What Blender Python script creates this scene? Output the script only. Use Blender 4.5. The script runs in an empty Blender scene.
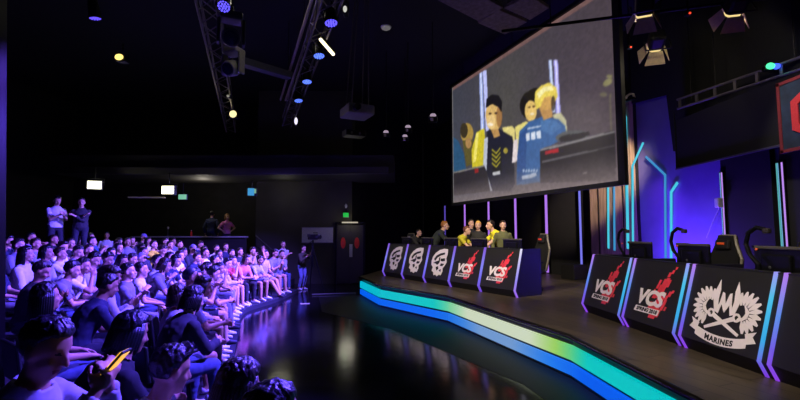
import bpy, bmesh, math, random
import numpy as np
from mathutils import Vector, Matrix, Euler, noise as mnoise
random.seed(7); np.random.seed(7)
S = bpy.context.scene
COL = S.collection
PI = math.pi
F = 430.0
PITCH = math.radians(4.3)
EYE = Vector((0, 0, 2.0))

# ------------------------------------------------------------------ measuring: a pixel of the photo, met at a known distance or height
def ray(px, py):
    a, b = (px-400)/F, -(py-200)/F
    c, s = math.cos(PITCH), math.sin(PITCH)
    return Vector((a, c - s*b, s + c*b))
def at(px, py, Y=None, z=None, X=None):
    d = ray(px, py)
    if Y is not None: k = Y/d.y
    elif z is not None: k = (z-2.0)/d.z
    else: k = X/d.x
    return EYE + d*k
def on_plane(px, py, p0, dr):
    """point of the vertical plane through p0 (x, y) along dr (x, y)"""
    d = ray(px, py)
    n = Vector((dr[1], -dr[0]))
    k = (n.x*p0[0] + n.y*p0[1])/(n.x*d.x + n.y*d.y)
    return EYE + d*k

# ------------------------------------------------------------------ materials
def srgb(r, g, b):
    f = lambda c: (c/255/12.92) if c/255 <= .04045 else ((c/255+.055)/1.055)**2.4
    return (f(r), f(g), f(b), 1)
MATS = {}
def mat(name, rgb, rough=.6, metal=0, spec=.5, var=.12, scale=30, bump=0, emit=None, estr=1, coat=0):
    if name in MATS: return MATS[name]
    m = bpy.data.materials.new(name); m.use_nodes = True
    nt = m.node_tree; b = nt.nodes['Principled BSDF']
    c = srgb(*rgb)
    b.inputs['Base Color'].default_value = c
    b.inputs['Roughness'].default_value = rough
    b.inputs['Metallic'].default_value = metal
    b.inputs['Specular IOR Level'].default_value = spec
    b.inputs['Coat Weight'].default_value = coat
    if var or bump:
        tc = nt.nodes.new('ShaderNodeTexCoord'); n = nt.nodes.new('ShaderNodeTexNoise')
        n.inputs['Scale'].default_value = scale; n.inputs['Detail'].default_value = 3
        nt.links.new(tc.outputs['Object'], n.inputs['Vector'])
        if var:
            r = nt.nodes.new('ShaderNodeValToRGB')
            r.color_ramp.elements[0].position = .3; r.color_ramp.elements[1].position = .7
            r.color_ramp.elements[0].color = (c[0]*(1-var), c[1]*(1-var), c[2]*(1-var), 1)
            r.color_ramp.elements[1].color = (min(1, c[0]*(1+var)), min(1, c[1]*(1+var)), min(1, c[2]*(1+var)), 1)
            nt.links.new(n.outputs['Fac'], r.inputs['Fac']); nt.links.new(r.outputs['Color'], b.inputs['Base Color'])
        if bump:
            bp = nt.nodes.new('ShaderNodeBump'); bp.inputs['Strength'].default_value = bump; bp.inputs['Distance'].default_value = .02
            nt.links.new(n.outputs['Fac'], bp.inputs['Height']); nt.links.new(bp.outputs['Normal'], b.inputs['Normal'])
    if emit:
        b.inputs['Emission Color'].default_value = srgb(*emit); b.inputs['Emission Strength'].default_value = estr
    MATS[name] = m
    return m
def glow(name, rgb, strength=1):
    if name in MATS: return MATS[name]
    m = bpy.data.materials.new(name); m.use_nodes = True
    b = m.node_tree.nodes['Principled BSDF']
    b.inputs['Base Color'].default_value = (0.01, 0.01, 0.01, 1)
    b.inputs['Emission Color'].default_value = srgb(*rgb); b.inputs['Emission Strength'].default_value = strength
    b.inputs['Roughness'].default_value = .4
    MATS[name] = m
    return m
def glow_attr(name, strength=1, rough=.4):
    """an LED or projected surface whose own colour is stored on its mesh"""
    if name in MATS: return MATS[name]
    m = bpy.data.materials.new(name); m.use_nodes = True
    nt = m.node_tree; b = nt.nodes['Principled BSDF']
    a = nt.nodes.new('ShaderNodeVertexColor'); a.layer_name = 'Col'
    b.inputs['Base Color'].default_value = (0.01, 0.01, 0.01, 1); b.inputs['Roughness'].default_value = rough
    nt.links.new(a.outputs['Color'], b.inputs['Emission Color']); b.inputs['Emission Strength'].default_value = strength
    MATS[name] = m
    return m
def glow_ramp(name, stops, strength=1):
    """LED strip whose diodes change colour along its height (object z)"""
    if name in MATS: return MATS[name]
    m = bpy.data.materials.new(name); m.use_nodes = True
    nt = m.node_tree; b = nt.nodes['Principled BSDF']
    tc = nt.nodes.new('ShaderNodeTexCoord'); sp = nt.nodes.new('ShaderNodeSeparateXYZ'); r = nt.nodes.new('ShaderNodeValToRGB')
    nt.links.new(tc.outputs['Object'], sp.inputs[0]); nt.links.new(sp.outputs['Z'], r.inputs['Fac'])
    els = r.color_ramp.elements
    while len(els) < len(stops): els.new(.5)
    for e, (p, c) in zip(els, stops): e.position = p; e.color = srgb(*c)
    nt.links.new(r.outputs['Color'], b.inputs['Emission Color']); b.inputs['Emission Strength'].default_value = strength
    b.inputs['Base Color'].default_value = (0.01, 0.01, 0.01, 1)
    MATS[name] = m
    return m

BLACK = mat('black_paint', (16, 16, 17), .55)
BLACKM = mat('black_metal', (22, 22, 24), .4, .6)
GREYM = mat('grey_metal', (95, 95, 98), .4, .7)
DARKWALL = mat('dark_wall', (34, 33, 31), .85, var=.25, scale=3)
CHROME = mat('chrome', (190, 190, 195), .2, 1)

# ------------------------------------------------------------------ geometry
class MB:
    def __init__(s): s.bm = bmesh.new()
    def box(s, c, d, R=None):
        g = bmesh.ops.create_cube(s.bm, size=1)
        M = Matrix.Translation(c) @ (R.to_4x4() if R is not None else Matrix()) @ Matrix.Diagonal((d[0], d[1], d[2], 1))
        bmesh.ops.transform(s.bm, matrix=M, verts=g['verts']); return s
    def bbox(s, c, d, r=.01, R=None, seg=2):
        b = bmesh.new(); bmesh.ops.create_cube(b, size=1)
        bmesh.ops.transform(b, matrix=Matrix.Diagonal((d[0], d[1], d[2], 1)), verts=b.verts)
        bmesh.ops.bevel(b, geom=b.edges[:], offset=min(r, min(d)*.45), segments=seg, affect='EDGES', profile=.5)
        bmesh.ops.transform(b, matrix=Matrix.Translation(c) @ (R.to_4x4() if R is not None else Matrix()), verts=b.verts)
        s.merge(b); return s
    def merge(s, b):
        me = bpy.data.meshes.new('tmp'); b.to_mesh(me); b.free(); s.bm.from_mesh(me); bpy.data.meshes.remove(me)
    def cap(s, p0, p1, r0, r1=None, seg=12, round_=False):
        """tapered bar; round_ gives it domed ends"""
        r1 = r0 if r1 is None else r1
        p0, p1 = Vector(p0), Vector(p1); ax = (p1-p0)
        L = ax.length
        if L < 1e-6: return s
        ax /= L
        q = ax.to_track_quat('Z', 'Y').to_matrix()
        prof = []
        if round_:
            for k in range(4): a = -PI/2 + PI/2*k/4; prof.append((r0*math.sin(a), r0*math.cos(a)))
        prof += [(0, r0), (L, r1)]
        if round_:
            for k in range(1, 5): a = PI/2*k/4; prof.append((L+r1*math.sin(a), r1*math.cos(a)))
        rings = []
        for h, r in prof:
            r = max(r, 1e-4)
            rings.append([s.bm.verts.new(p0 + q @ Vector((r*math.cos(2*PI*i/seg), r*math.sin(2*PI*i/seg), h))) for i in range(seg)])
        s.skin(rings); return s
    def skin(s, rings, caps=True, closed=True):
        n = len(rings[0])
        for a, b in zip(rings, rings[1:]):
            for i in range(n if closed else n-1):
                j = (i+1) % n
                s.bm.faces.new((a[i], a[j], b[j], b[i]))
        if caps and closed:
            s.bm.faces.new(rings[0][::-1]); s.bm.faces.new(rings[-1])
    def tube(s, pts, r, seg=8, closed=False):
        pts = [Vector(p) for p in pts]; rings = []
        up = None
        for i, p in enumerate(pts):
            a = pts[max(i-1, 0)]; b = pts[min(i+1, len(pts)-1)]
            t = (b-a).normalized()
            if up is None: up = t.orthogonal().normalized()
            up = (up - t*up.dot(t)).normalized(); v = t.cross(up)
            rr = r(i/(len(pts)-1)) if callable(r) else r
            rings.append([s.bm.verts.new(p + up*rr*math.cos(2*PI*k/seg) + v*rr*math.sin(2*PI*k/seg)) for k in range(seg)])
        s.skin(rings); return s
    def lathe(s, prof, c=(0, 0, 0), seg=24, R=None):
        M = Matrix.Translation(c) @ (R.to_4x4() if R is not None else Matrix())
        rings = [[s.bm.verts.new(M @ Vector((max(r, 1e-4)*math.cos(2*PI*i/seg), max(r, 1e-4)*math.sin(2*PI*i/seg), z))) for i in range(seg)] for r, z in prof]
        s.skin(rings); return s
    def ell(s, c, r, R=None, u=14, v=10):
        M = Matrix.Translation(c) @ (R.to_4x4() if R is not None else Matrix()) @ Matrix.Diagonal((r[0], r[1], r[2], 1))
        bmesh.ops.create_uvsphere(s.bm, u_segments=u, v_segments=v, radius=1, matrix=M); return s
    def prism(s, poly, z0, z1, M=None):
        """a polygon in xy raised from z0 to z1"""
        M = M or Matrix()
        A = [s.bm.verts.new(M @ Vector((x, y, z0))) for x, y in poly]; B = [s.bm.verts.new(M @ Vector((x, y, z1))) for x, y in poly]
        n = len(A)
        for i in range(n): s.bm.faces.new((A[i], A[(i+1) % n], B[(i+1) % n], B[i]))
        s.bm.faces.new(A[::-1]); s.bm.faces.new(B); return s
    def build(s, name, m, parent=None, smooth=False, loc=None, rot=None):
        bmesh.ops.recalc_face_normals(s.bm, faces=s.bm.faces[:])
        me = bpy.data.meshes.new(name); s.bm.to_mesh(me); s.bm.free()
        for mm in (m if isinstance(m, (list, tuple)) else [m]): me.materials.append(mm)
        if smooth:
            for p in me.polygons: p.use_smooth = True
        o = bpy.data.objects.new(name, me); COL.objects.link(o)
        if parent is not None: o.parent = parent
        if loc is not None: o.location = loc
        if rot is not None: o.rotation_euler = rot
        return o
def tag(o, label=None, cat=None, group=None, kind=None):
    if label: o['label'] = label
    if cat: o['category'] = cat
    if group: o['group'] = group
    if kind: o['kind'] = kind
    return o
def thing(name, label, cat, loc=(0, 0, 0), rotz=0, group=None, rot=None):
    o = bpy.data.objects.new(name, None); COL.objects.link(o)
    o.empty_display_size = .1
    o.location = loc; o.rotation_euler = rot if rot is not None else (0, 0, rotz)
    return tag(o, label, cat, group)
def dup(root, loc, rotz=None, label=None, group=None, rot=None):
    r = root.copy(); COL.objects.link(r); r.location = loc
    if rotz is not None: r.rotation_euler = (0, 0, rotz)
    if rot is not None: r.rotation_euler = rot
    if label: r['label'] = label
    if group: r['group'] = group
    for ch in list(root.children):
        c = ch.copy(); COL.objects.link(c); c.parent = r
        for g in list(ch.children):
            d = g.copy(); COL.objects.link(d); d.parent = c
    return r
def struct(o): o['kind'] = 'structure'; return o
def text_mesh(txt, size, bold=0, shear=0, depth=.004, align='CENTER', space=1):
    cu = bpy.data.curves.new('lettering', 'FONT'); cu.body = txt; cu.size = size; cu.offset = bold; cu.shear = shear
    cu.extrude = depth/2; cu.align_x = align; cu.align_y = 'CENTER'; cu.space_character = space; cu.resolution_u = 3
    o = bpy.data.objects.new('lettering', cu); COL.objects.link(o)
    dg = bpy.context.evaluated_depsgraph_get(); me = bpy.data.meshes.new_from_object(o.evaluated_get(dg))
    bpy.data.objects.remove(o); return me
def rotm(deg, ax): return Matrix.Rotation(math.radians(deg), 3, ax)
def look_rot(frm, to):
    return (Vector(to)-Vector(frm)).to_track_quat('-Z', 'Y').to_euler()
def add_light(kind, loc, to=None, energy=100, color=(1, 1, 1), size=.1, angle=60, blend=.6, spec=1):
    d = bpy.data.lights.new('lamp_light', kind); d.energy = energy; d.color = color
    if kind == 'AREA': d.size = size
    else: d.shadow_soft_size = size
    if kind == 'SPOT': d.spot_size = math.radians(angle); d.spot_blend = blend
    d.specular_factor = spec
    o = bpy.data.objects.new('lamp_light', d); COL.objects.link(o); o.location = loc
    if to is not None: o.rotation_euler = look_rot(loc, to)
    return o
# ------------------------------------------------------------------ people: one continuous body per pose, clothes and hair as children
def ik(a, t, l1, l2, pole):
    a, t, pole = Vector(a), Vector(t), Vector(pole)
    d = t-a; D = min(d.length, (l1+l2)*.995); d.normalize(); t = a+d*D
    x = (l1*l1-l2*l2+D*D)/(2*D); h = math.sqrt(max(l1*l1-x*x, 0))
    p = (pole-d*pole.dot(d)).normalized()
    return a+d*x+p*h, t
def oriented(u, lat):
    u = u.normalized(); lat = (lat-u*lat.dot(u)).normalized(); f = lat.cross(u)
    return Matrix((f, lat, u)).transposed()          # columns: forward, lateral, up
def hand(mb, W, d, side, n, curl=.5, grip=False):
    """palm, four unequal bent fingers and a thumb leaving the side of the palm"""
    d = d.normalized(); n = (n-d*n.dot(d)).normalized(); lat = d.cross(n).normalized()
    R = Matrix((d, lat, n)).transposed()
    mb.ell(W+d*.045, (.052, .041, .019), R)
    for k, (o, L) in enumerate(((-.031, .058), (-.0105, .070), (.0105, .076), (.031, .068))):
        p = W+d*.08+lat*o*side; a = curl*.35; q = p
        for j, f in enumerate((.42, .32, .26)):
            dd = d*math.cos(a)+n*math.sin(a)+lat*o*side*1.2
            nx = q+dd.normalized()*L*f*1.25
            mb.cap(q, nx, .0105-.0008*j, .0097-.0008*j, 8, True); q = nx; a += curl*.75
    p = W+d*.025+lat*.036*side
    dd = (d*.75+lat*.62*side+n*.25).normalized(); q = p+dd*.045
    mb.cap(p, q, .0145, .0115, 8, True); mb.cap(q, q+(d*.9+lat*.2*side+n*.45).normalized()*.032, .0112, .0095, 8, True)
POSES = {}
def pose(name, **k): POSES[name] = k
Z = Vector((0, 0, 1))
sit = dict(pel=(0, 0, .55), lean=6, la=(.34, .10, .64), ra=(.34, -.10, .64), lf=(.46, .13, .085), rf=(.44, -.13, .085))
pose('lap', **sit)
pose('elbows', **{**sit, 'lean': 30, 'la': (.52, .05, .68), 'ra': (.53, -.05, .70), 'hp': 10, 'lf': (.40, .17, .085), 'rf': (.46, -.17, .085)})
pose('crossed', **{**sit, 'lean': 2, 'la': (.27, -.11, .88), 'ra': (.24, .11, .90), 'lf': (.52, .1, .085), 'rf': (.52, -.13, .085)})
pose('hand_to_hair', **{**sit, 'lean': 8, 'ra': (.12, -.15, 1.30), 'la': (.36, -.02, .66), 'rf': (.66, -.10, .085), 'lf': (.60, .02, .085), 'rel': (1, -.6, -.2)})
pose('phone', **{**sit, 'lean': 14, 'la': (.37, .045, .84), 'ra': (.37, -.045, .84), 'hp': 24})
pose('phone_high', **{**sit, 'lean': 20, 'la': (.44, .045, 1.02), 'ra': (.44, -.045, 1.02), 'hp': 20})
pose('lean_back', **{**sit, 'lean': -8, 'la': (.28, .15, .66), 'ra': (.25, -.16, .66), 'lf': (.62, .16, .085), 'rf': (.56, -.14, .085)})
pose('chin', **{**sit, 'lean': 24, 'ra': (.37, -.04, 1.02), 'la': (.42, .02, .70), 'hp': 2})
pose('clap', **{**sit, 'lean': 6, 'la': (.36, .04, 1.02), 'ra': (.36, -.04, 1.02), 'hp': -4})
std = dict(pel=(0, 0, .93), lean=1, la=(.06, .25, .86), ra=(.04, -.25, .86), lf=(.02, .1, .085), rf=(-.02, -.1, .085), stand=True)
pose('stand', **std)
pose('stand_crossed', **{**std, 'la': (.25, -.10, 1.22), 'ra': (.22, .10, 1.24)})
pose('stand_phone', **{**std, 'la': (.33, .04, 1.22), 'ra': (.33, -.04, 1.22), 'hp': 22})
pose('stand_bent', **{**std, 'pel': (-.05, 0, .90), 'lean': 38, 'la': (.62, .18, .84), 'ra': (.62, -.16, .84), 'hp': -6})
pose('stand_camera', **{**std, 'lean': 8, 'la': (.38, .12, 1.36), 'ra': (.36, -.12, 1.30), 'hp': 6})
pose('stand_hips', **{**std, 'la': (.06, .17, 1.0), 'ra': (.06, -.17, 1.0), 'lel': (-.2, 1, 0), 'rel': (-.2, -1, 0)})
BODY = {}
def body_of(pname):
    if pname in BODY: return BODY[pname]
    k = POSES[pname]; mb = MB(); bones = []          # (tag, p0, p1, radius)
    P = Vector(k['pel']); L = math.radians(k['lean']); stand = k.get('stand')
    lat = Vector((0, 1, 0))
    u0 = Vector((math.sin(L*.6), 0, math.cos(L*.6))); u1 = Vector((math.sin(L), 0, math.cos(L)))
    spine = lambda s: P+u0*min(s, .2)+u1*max(s-.2, 0)
    rings = []
    for s_, a, b in ((-.115, .10, .075), (-.09, .145, .10), (0, .172, .122), (.12, .148, .108), (.24, .155, .118), (.34, .172, .125), (.41, .176, .112), (.465, .125, .085), (.515, .075, .065), (.54, .058, .058)):
        R = oriented(u0 if s_ < .2 else u1, lat); c = spine(s_)
        rings.append([mb.bm.verts.new(c+R@Vector((b*math.cos(2*PI*i/20), a*math.sin(2*PI*i/20), 0))) for i in range(20)])
    mb.skin(rings)
    bones.append(('pelvis', spine(-.08), spine(.05), .14)); bones.append(('torso', spine(.08), spine(.40), .135))
    nb = spine(.50); hp = math.radians(k.get('hp', 0)+k['lean']*.2)
    un = Vector((math.sin(L*.55+.12), 0, math.cos(L*.55+.12)))
    Hc = nb+un*.175
    mb.cap(nb-un*.02, Hc-un*.05, .060, .054, 14, True); bones.append(('neck', nb+un*.015, nb+un*.07, .056))
    HR = Matrix.Rotation(hp, 3, 'Y')
    H = lambda x, y, z: Hc+HR@Vector((x, y, z))
    mb.ell(H(-.012, 0, .028), (.098, .077, .097), HR, 20, 14); mb.ell(H(.018, 0, -.045), (.074, .060, .074), HR, 18, 12)
    mb.ell(H(.066, 0, -.095), (.026, .026, .020), HR); mb.cap(H(.084, 0, .015), H(.108, 0, -.028), .011, .016, 10, True)
    for s_ in (-1, 1):
        mb.cap(H(.075, s_*.014, .036), H(.064, s_*.050, .034), .0105, .009, 8, True)
        mb.ell(H(-.008, s_*.079, -.008), (.022, .011, .032), HR); mb.ell(H(.058, s_*.038, -.030), (.026, .022, .022), HR)
    mb.ell(H(.084, 0, -.060), (.014, .025, .008), HR); mb.ell(H(.082, 0, -.071), (.013, .022, .008), HR)
    bones.append(('head', Hc-HR@Vector((0, 0, .05)), Hc+HR@Vector((0, 0, .04)), .085))
    palms = {}
    for s_, wk, ek in ((1, 'la', 'lel'), (-1, 'ra', 'rel')):
        sh = spine(.418)+lat*s_*.170
        pole = Vector(k.get(ek, (-.5, s_*.6, -.8)))
        el, wr = ik(sh, k[wk], .285, .25, pole)
        mb.ell(sh, (.052, .052, .054)); mb.cap(sh, el, .050, .041, 14, True); mb.cap(el, wr, .042, .027, 14, True)
        bones.append(('uarm', sh, el, .047)); bones.append(('farm', el, wr, .034))
        d = (wr-el).normalized()
        inward = Vector((0, -s_, -.35)) if not (stand and k[wk][2] < .9) else Vector((0, -s_, 0))
        if pname in ('lap', 'lean_back'): inward = Vector((0, -.2*s_, -1)); d = (d+Vector((.3, 0, -.1))).normalized()
        if pname in ('phone', 'phone_high', 'stand_phone'): inward = Vector((-.4, -s_, .5))
        hand(mb, wr, d, 1 if (d.cross(inward)).dot(Vector((0, 0, 1))) > 0 else -1, inward, .55)
        bones.append(('hand', wr+d*.03, wr+d*.16, .03)); palms[s_] = wr+d*.07
    for s_, fk in ((1, 'lf'), (-1, 'rf')):
        hip = P+lat*s_*.092+Vector((0, 0, -.02))
        kn, an = ik(hip, k[fk], .43, .42, Vector((1, s_*.12, .25 if not stand else 0)))
        mb.cap(hip, kn, .088, .057, 16, True); mb.cap(kn, kn*.65+an*.35, .056, .057, 14, True); mb.cap(kn*.65+an*.35, an, .056, .037, 14, True)
        bones.append(('thigh', hip, kn, .07)); bones.append(('shin', kn, an, .048))
        fd = Vector((1, s_*.18, 0)).normalized(); dz = Vector((0, 0, 1))
        hl = an-fd*.035-dz*.045; bl = an+fd*.11-dz*.052; to = an+fd*.165-dz*.058
        mb.cap(an, hl, .037, .037, 10, True); mb.cap(hl, bl, .036, .031, 10, True); mb.cap(bl, to, .034, .024, 10, True); mb.cap(an, bl, .034, .028, 10, True)
        bones.append(('foot', hl, to, .036))
    o = mb.build('tmp_body', BLACK)
    md = o.modifiers.new('r', 'REMESH'); md.mode = 'VOXEL'; md.voxel_size = .0105; md.use_smooth_shade = True
    dg = bpy.context.evaluated_depsgraph_get(); me = bpy.data.meshes.new_from_object(o.evaluated_get(dg)); bpy.data.objects.remove(o)
    bm = bmesh.new(); bm.from_mesh(me)
    for _ in range(2): bmesh.ops.smooth_vert(bm, verts=bm.verts[:], factor=.5, use_axis_x=True, use_axis_y=True, use_axis_z=True)
    bm.to_mesh(me); bm.free()
    n = len(me.vertices); co = np.empty(n*3); me.vertices.foreach_get('co', co); co = co.reshape(-1, 3)
    no = np.empty(n*3); me.vertices.foreach_get('normal', no); no = no.reshape(-1, 3)
    best = np.full(n, 9e9); tg = np.empty(n, object); tt = np.zeros(n)
    for t_, a, b, r in bones:
        a = np.array(a); b = np.array(b); ab = b-a
        t = np.clip(((co-a)@ab)/(ab@ab), 0, 1); d = np.linalg.norm(co-(a+t[:, None]*ab), axis=1)-r
        w = d < best; best[w] = d[w]; tg[w] = t_; tt[w] = t[w]
    faces = [tuple(p.vertices) for p in me.polygons]
    hm = np.array(HR).T@(co-np.array(Hc)).T; hc = hm.T
    me.materials.clear(); me.materials.append(BLACK); me.materials.append(mat('eye_and_brow', (22, 16, 14), .4)); me.materials.append(mat('lips', (130, 66, 60), .5))
    for i, f in enumerate(faces):
        if tg[f[0]] != 'head': continue
        c = hc[list(f)].mean(0)
        if c[0] > .05 and (abs(abs(c[1])-.031) < .0095 and abs(c[2]-.014) < .005): me.polygons[i].material_index = 1
        elif c[0] > .06 and abs(c[1]) < .024 and abs(c[2]+.066) < .009: me.polygons[i].material_index = 2
    me.name = 'body'
    BODY[pname] = dict(me=me, co=co, no=no, tg=tg, tt=tt, faces=faces, Hc=Hc, HR=HR, P=P, palms=palms, cloth={})
    return BODY[pname]
def cloth(pname, kind):
    """garment that follows the body: the covered faces moved outwards, hems turned in"""
    B = body_of(pname)
    if kind in B['cloth']: return B['cloth'][kind]
    tg, tt, co, no = B['tg'], B['tt'], B['co'], B['no']
    pz = B['P'][2]
    if kind == 'tee': sel = (tg == 'torso') | ((tg == 'uarm') & (tt < .72)) | ((tg == 'pelvis') & (tt > .35)); off = .014
    elif kind == 'long': sel = (tg == 'torso') | (tg == 'uarm') | ((tg == 'farm') & (tt < .93)) | ((tg == 'pelvis') & (tt > .25)); off = .017
    elif kind == 'trousers': sel = (tg == 'pelvis') | (tg == 'thigh') | ((tg == 'shin') & (tt < .93)); off = .011
    elif kind == 'shorts': sel = (tg == 'pelvis') | ((tg == 'thigh') & (tt < .8)); off = .013
    else: sel = (tg == 'foot') & ((co[:, 1] > 0) if kind == 'shoe_a' else (co[:, 1] < 0)); off = .007
    sel = sel.astype(bool)
    fs = [f for f in B['faces'] if all(sel[v] for v in f)]
    used = sorted({v for f in fs for v in f}); idx = {v: i for i, v in enumerate(used)}
    vs = []
    for v in used:
        p = Vector(co[v]); n_ = Vector(no[v])
        w = mnoise.noise(p*11+Vector((3, 1, 7)))*.008+mnoise.noise(p*26)*.004 if kind[:4] != 'shoe' else 0
        vs.append(p+n_*(off+w))
    fl = [tuple(idx[v] for v in f) for f in fs]
    ec = {}
    for f in fl:
        for a, b in zip(f, f[1:]+f[:1]): ec.setdefault((min(a, b), max(a, b)), []).append((a, b))
    hem = {}
    for e, l in ec.items():
        if len(l) == 1:
            a, b = l[0]
            for q in (a, b):
                if q not in hem: hem[q] = len(vs); vs.append(Vector(co[used[q]])-Vector(no[used[q]])*.002)
            fl.append((b, a, hem[a], hem[b]))
    me = bpy.data.meshes.new(kind); me.from_pydata(vs, [], fl); me.update()
    for p in me.polygons: p.use_smooth = True
    me.materials.append(BLACK); me.name = kind.split('_')[0]; B['cloth'][kind] = me
    return me
HAIR = {}
def hair_mesh(style):
    if style in HAIR: return HAIR[style]
    mb = MB(); bmesh.ops.create_uvsphere(mb.bm, u_segments=80, v_segments=44, radius=1)
    kill = []
    for v in mb.bm.verts:
        d = v.co.normalized()
        line = -.02+.5*min(1, max(0, (d.x-.0)/.45))+(.3*(d.x-.45) if d.x > .45 else 0)            # hairline rises over the forehead
        if d.x < -.15: line = -.62 if style != 'bald' else .1
        if abs(d.y) > .75 and -.2 < d.x < .15: line = -.05
        t = .006+.010*min(1, max(0, (d.z+.1)/.8))+.006*mnoise.noise(d*5)+.005*mnoise.noise(d*9)+.006*mnoise.noise(Vector((math.atan2(d.y, d.x+.6)*(9 if style != 'quiff' else 6), d.z*2.2, d.x*2)))
        if style == 'quiff' and d.x > .3 and d.z > .4: t += .025
        if style in ('medium', 'long', 'bun'): t += .007
        t = .002+t*min(1, max(0, (d.z-line)/.3))**.6
        if style == 'cap': t = .010
        base = Vector((-.012, 0, .028)); r = Vector((.098, .077, .097))
        inner = d.z < line
        k = .0 if not inner else -.03
        v.co = base+Vector((d.x*(r.x+t+k), d.y*(r.y+t+k), d.z*(r.z+t+k)))
    if style in ('medium', 'long'):
        n = 26; dn = -.10 if style == 'medium' else -.26
        for i in range(n):
            a = PI*.42+(2*PI-PI*.84)*i/(n-1)
            x, y = math.cos(a)*.105-.012, math.sin(a)*.088
            jt = random.uniform(-.02, .02)
            mb.tube([(x*.8, y*.8, .07), (x, y, .0), (x*1.02-.004, y*1.04, -.08), (x*1.05-.008, y*.98, dn+jt)], lambda q: .019*(1-q*.45), 7)
    if style == 'bun': mb.ell((-.12, 0, .06), (.045, .045, .045))
    if style == 'cap':
        mb.ell((.11, 0, .065), (.062, .066, .008))
    o = mb.build('tmp_hair', BLACK, smooth=True); me = o.data; bpy.data.objects.remove(o); me.name = 'hair'
    HAIR[style] = me; return me
FAB = {}
def fabric(rgb):
    k = 'fabric_%d_%d_%d' % rgb
    return mat(k, rgb, .85, var=.10, scale=9, bump=.2)
SKINS = [mat('skin_light', (205, 160, 132), .5, var=.05), mat('skin_tan', (182, 135, 105), .5, var=.05), mat('skin_warm', (196, 150, 118), .5, var=.05)]
def person(label, pname, loc, rotz, shirt, sleeve='tee', legs=(28, 30, 40), legwear='trousers', style='short', hairc=(18, 14, 13), skin=0, shoe=(200, 200, 205), sc=1, group=None):
    B = body_of(pname); root = thing('person', label, 'person', loc, rotz, group)
    root.scale = (sc, sc, sc)
    def child(name, me, m):
        o = bpy.data.objects.new(name, me); COL.objects.link(o); o.parent = root
        o.material_slots[0].link = 'OBJECT'; o.material_slots[0].material = m; return o
    child('body', B['me'], SKINS[skin])
    child('shirt' if sleeve == 'tee' else 'jacket', cloth(pname, sleeve), fabric(shirt))
    child(legwear, cloth(pname, legwear), fabric(legs)); child('shoe', cloth(pname, 'shoe_a'), mat('shoe_%d' % shoe[0], shoe, .6)); child('shoe', cloth(pname, 'shoe_b'), mat('shoe_%d' % shoe[0], shoe, .6))
    h = child('cap' if style == 'cap' else 'hair', hair_mesh(style), mat('hair_%d_%d_%d' % hairc, hairc, .38, var=.3, scale=120, bump=.25))
    h.location = B['Hc']; h.rotation_euler = B['HR'].to_euler()
    return root
# ------------------------------------------------------------------ the room
STAGE = .6
CEIL = 7.7
DS = Vector((-.365, .931, 0)).normalized()            # the direction of the screen and of the back wall, going away
CORNER = Vector((6.46, 11.55, 0))
DW = Vector((.073, -1, 0)).normalized()               # the right wall, coming nearer
def strip_wall(name, p, q, z0, z1, thick, m, side=1):
    p, q = Vector((p[0], p[1], 0)), Vector((q[0], q[1], 0)); d = (q-p); L = d.length; d.normalize(); n = Vector((-d.y, d.x, 0))*side
    c = (p+q)/2+n*thick/2; c.z = (z0+z1)/2
    return struct(MB().box((0, 0, 0), (L, thick, z1-z0)).build(name, m, loc=c, rot=(0, 0, math.atan2(d.y, d.x))))
# polished black floor
fm = bpy.data.materials.new('polished_black_floor'); fm.use_nodes = True
nt = fm.node_tree; b = nt.nodes['Principled BSDF']
b.inputs['Base Color'].default_value = (.006, .006, .007, 1); b.inputs['Specular IOR Level'].default_value = .9; b.inputs['IOR'].default_value = 1.6
tc = nt.nodes.new('ShaderNodeTexCoord'); n1 = nt.nodes.new('ShaderNodeTexNoise'); n1.inputs['Scale'].default_value = 1.3; n1.inputs['Detail'].default_value = 5
mr = nt.nodes.new('ShaderNodeMapRange'); mr.inputs['To Min'].default_value = .09; mr.inputs['To Max'].default_value = .18
nt.links.new(tc.outputs['Object'], n1.inputs['Vector']); nt.links.new(n1.outputs['Fac'], mr.inputs['Value']); nt.links.new(mr.outputs[0], b.inputs['Roughness'])
n2 = nt.nodes.new('ShaderNodeTexNoise'); n2.inputs['Scale'].default_value = 5; n2.inputs['Detail'].default_value = 4
bp = nt.nodes.new('ShaderNodeBump'); bp.inputs['Strength'].default_value = .05; bp.inputs['Distance'].default_value = .02
nt.links.new(tc.outputs['Object'], n2.inputs['Vector']); nt.links.new(n2.outputs['Fac'], bp.inputs['Height']); nt.links.new(bp.outputs['Normal'], b.inputs['Normal'])
struct(MB().box((-3, 10, -.05), (30, 30, .1)).build('floor', fm))
struct(MB().box((-3, 10, CEIL+.1), (30, 30, .2)).build('ceiling', mat('ceiling_black', (20, 20, 21), .9, var=.1)))
strip_wall('wall_left', (-14.5, -3), (-14.5, 20), 0, CEIL, .2, DARKWALL)
strip_wall('wall_rear', (-14.5, 19), (-5.2, 19), 0, CEIL, .2, DARKWALL)
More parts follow.
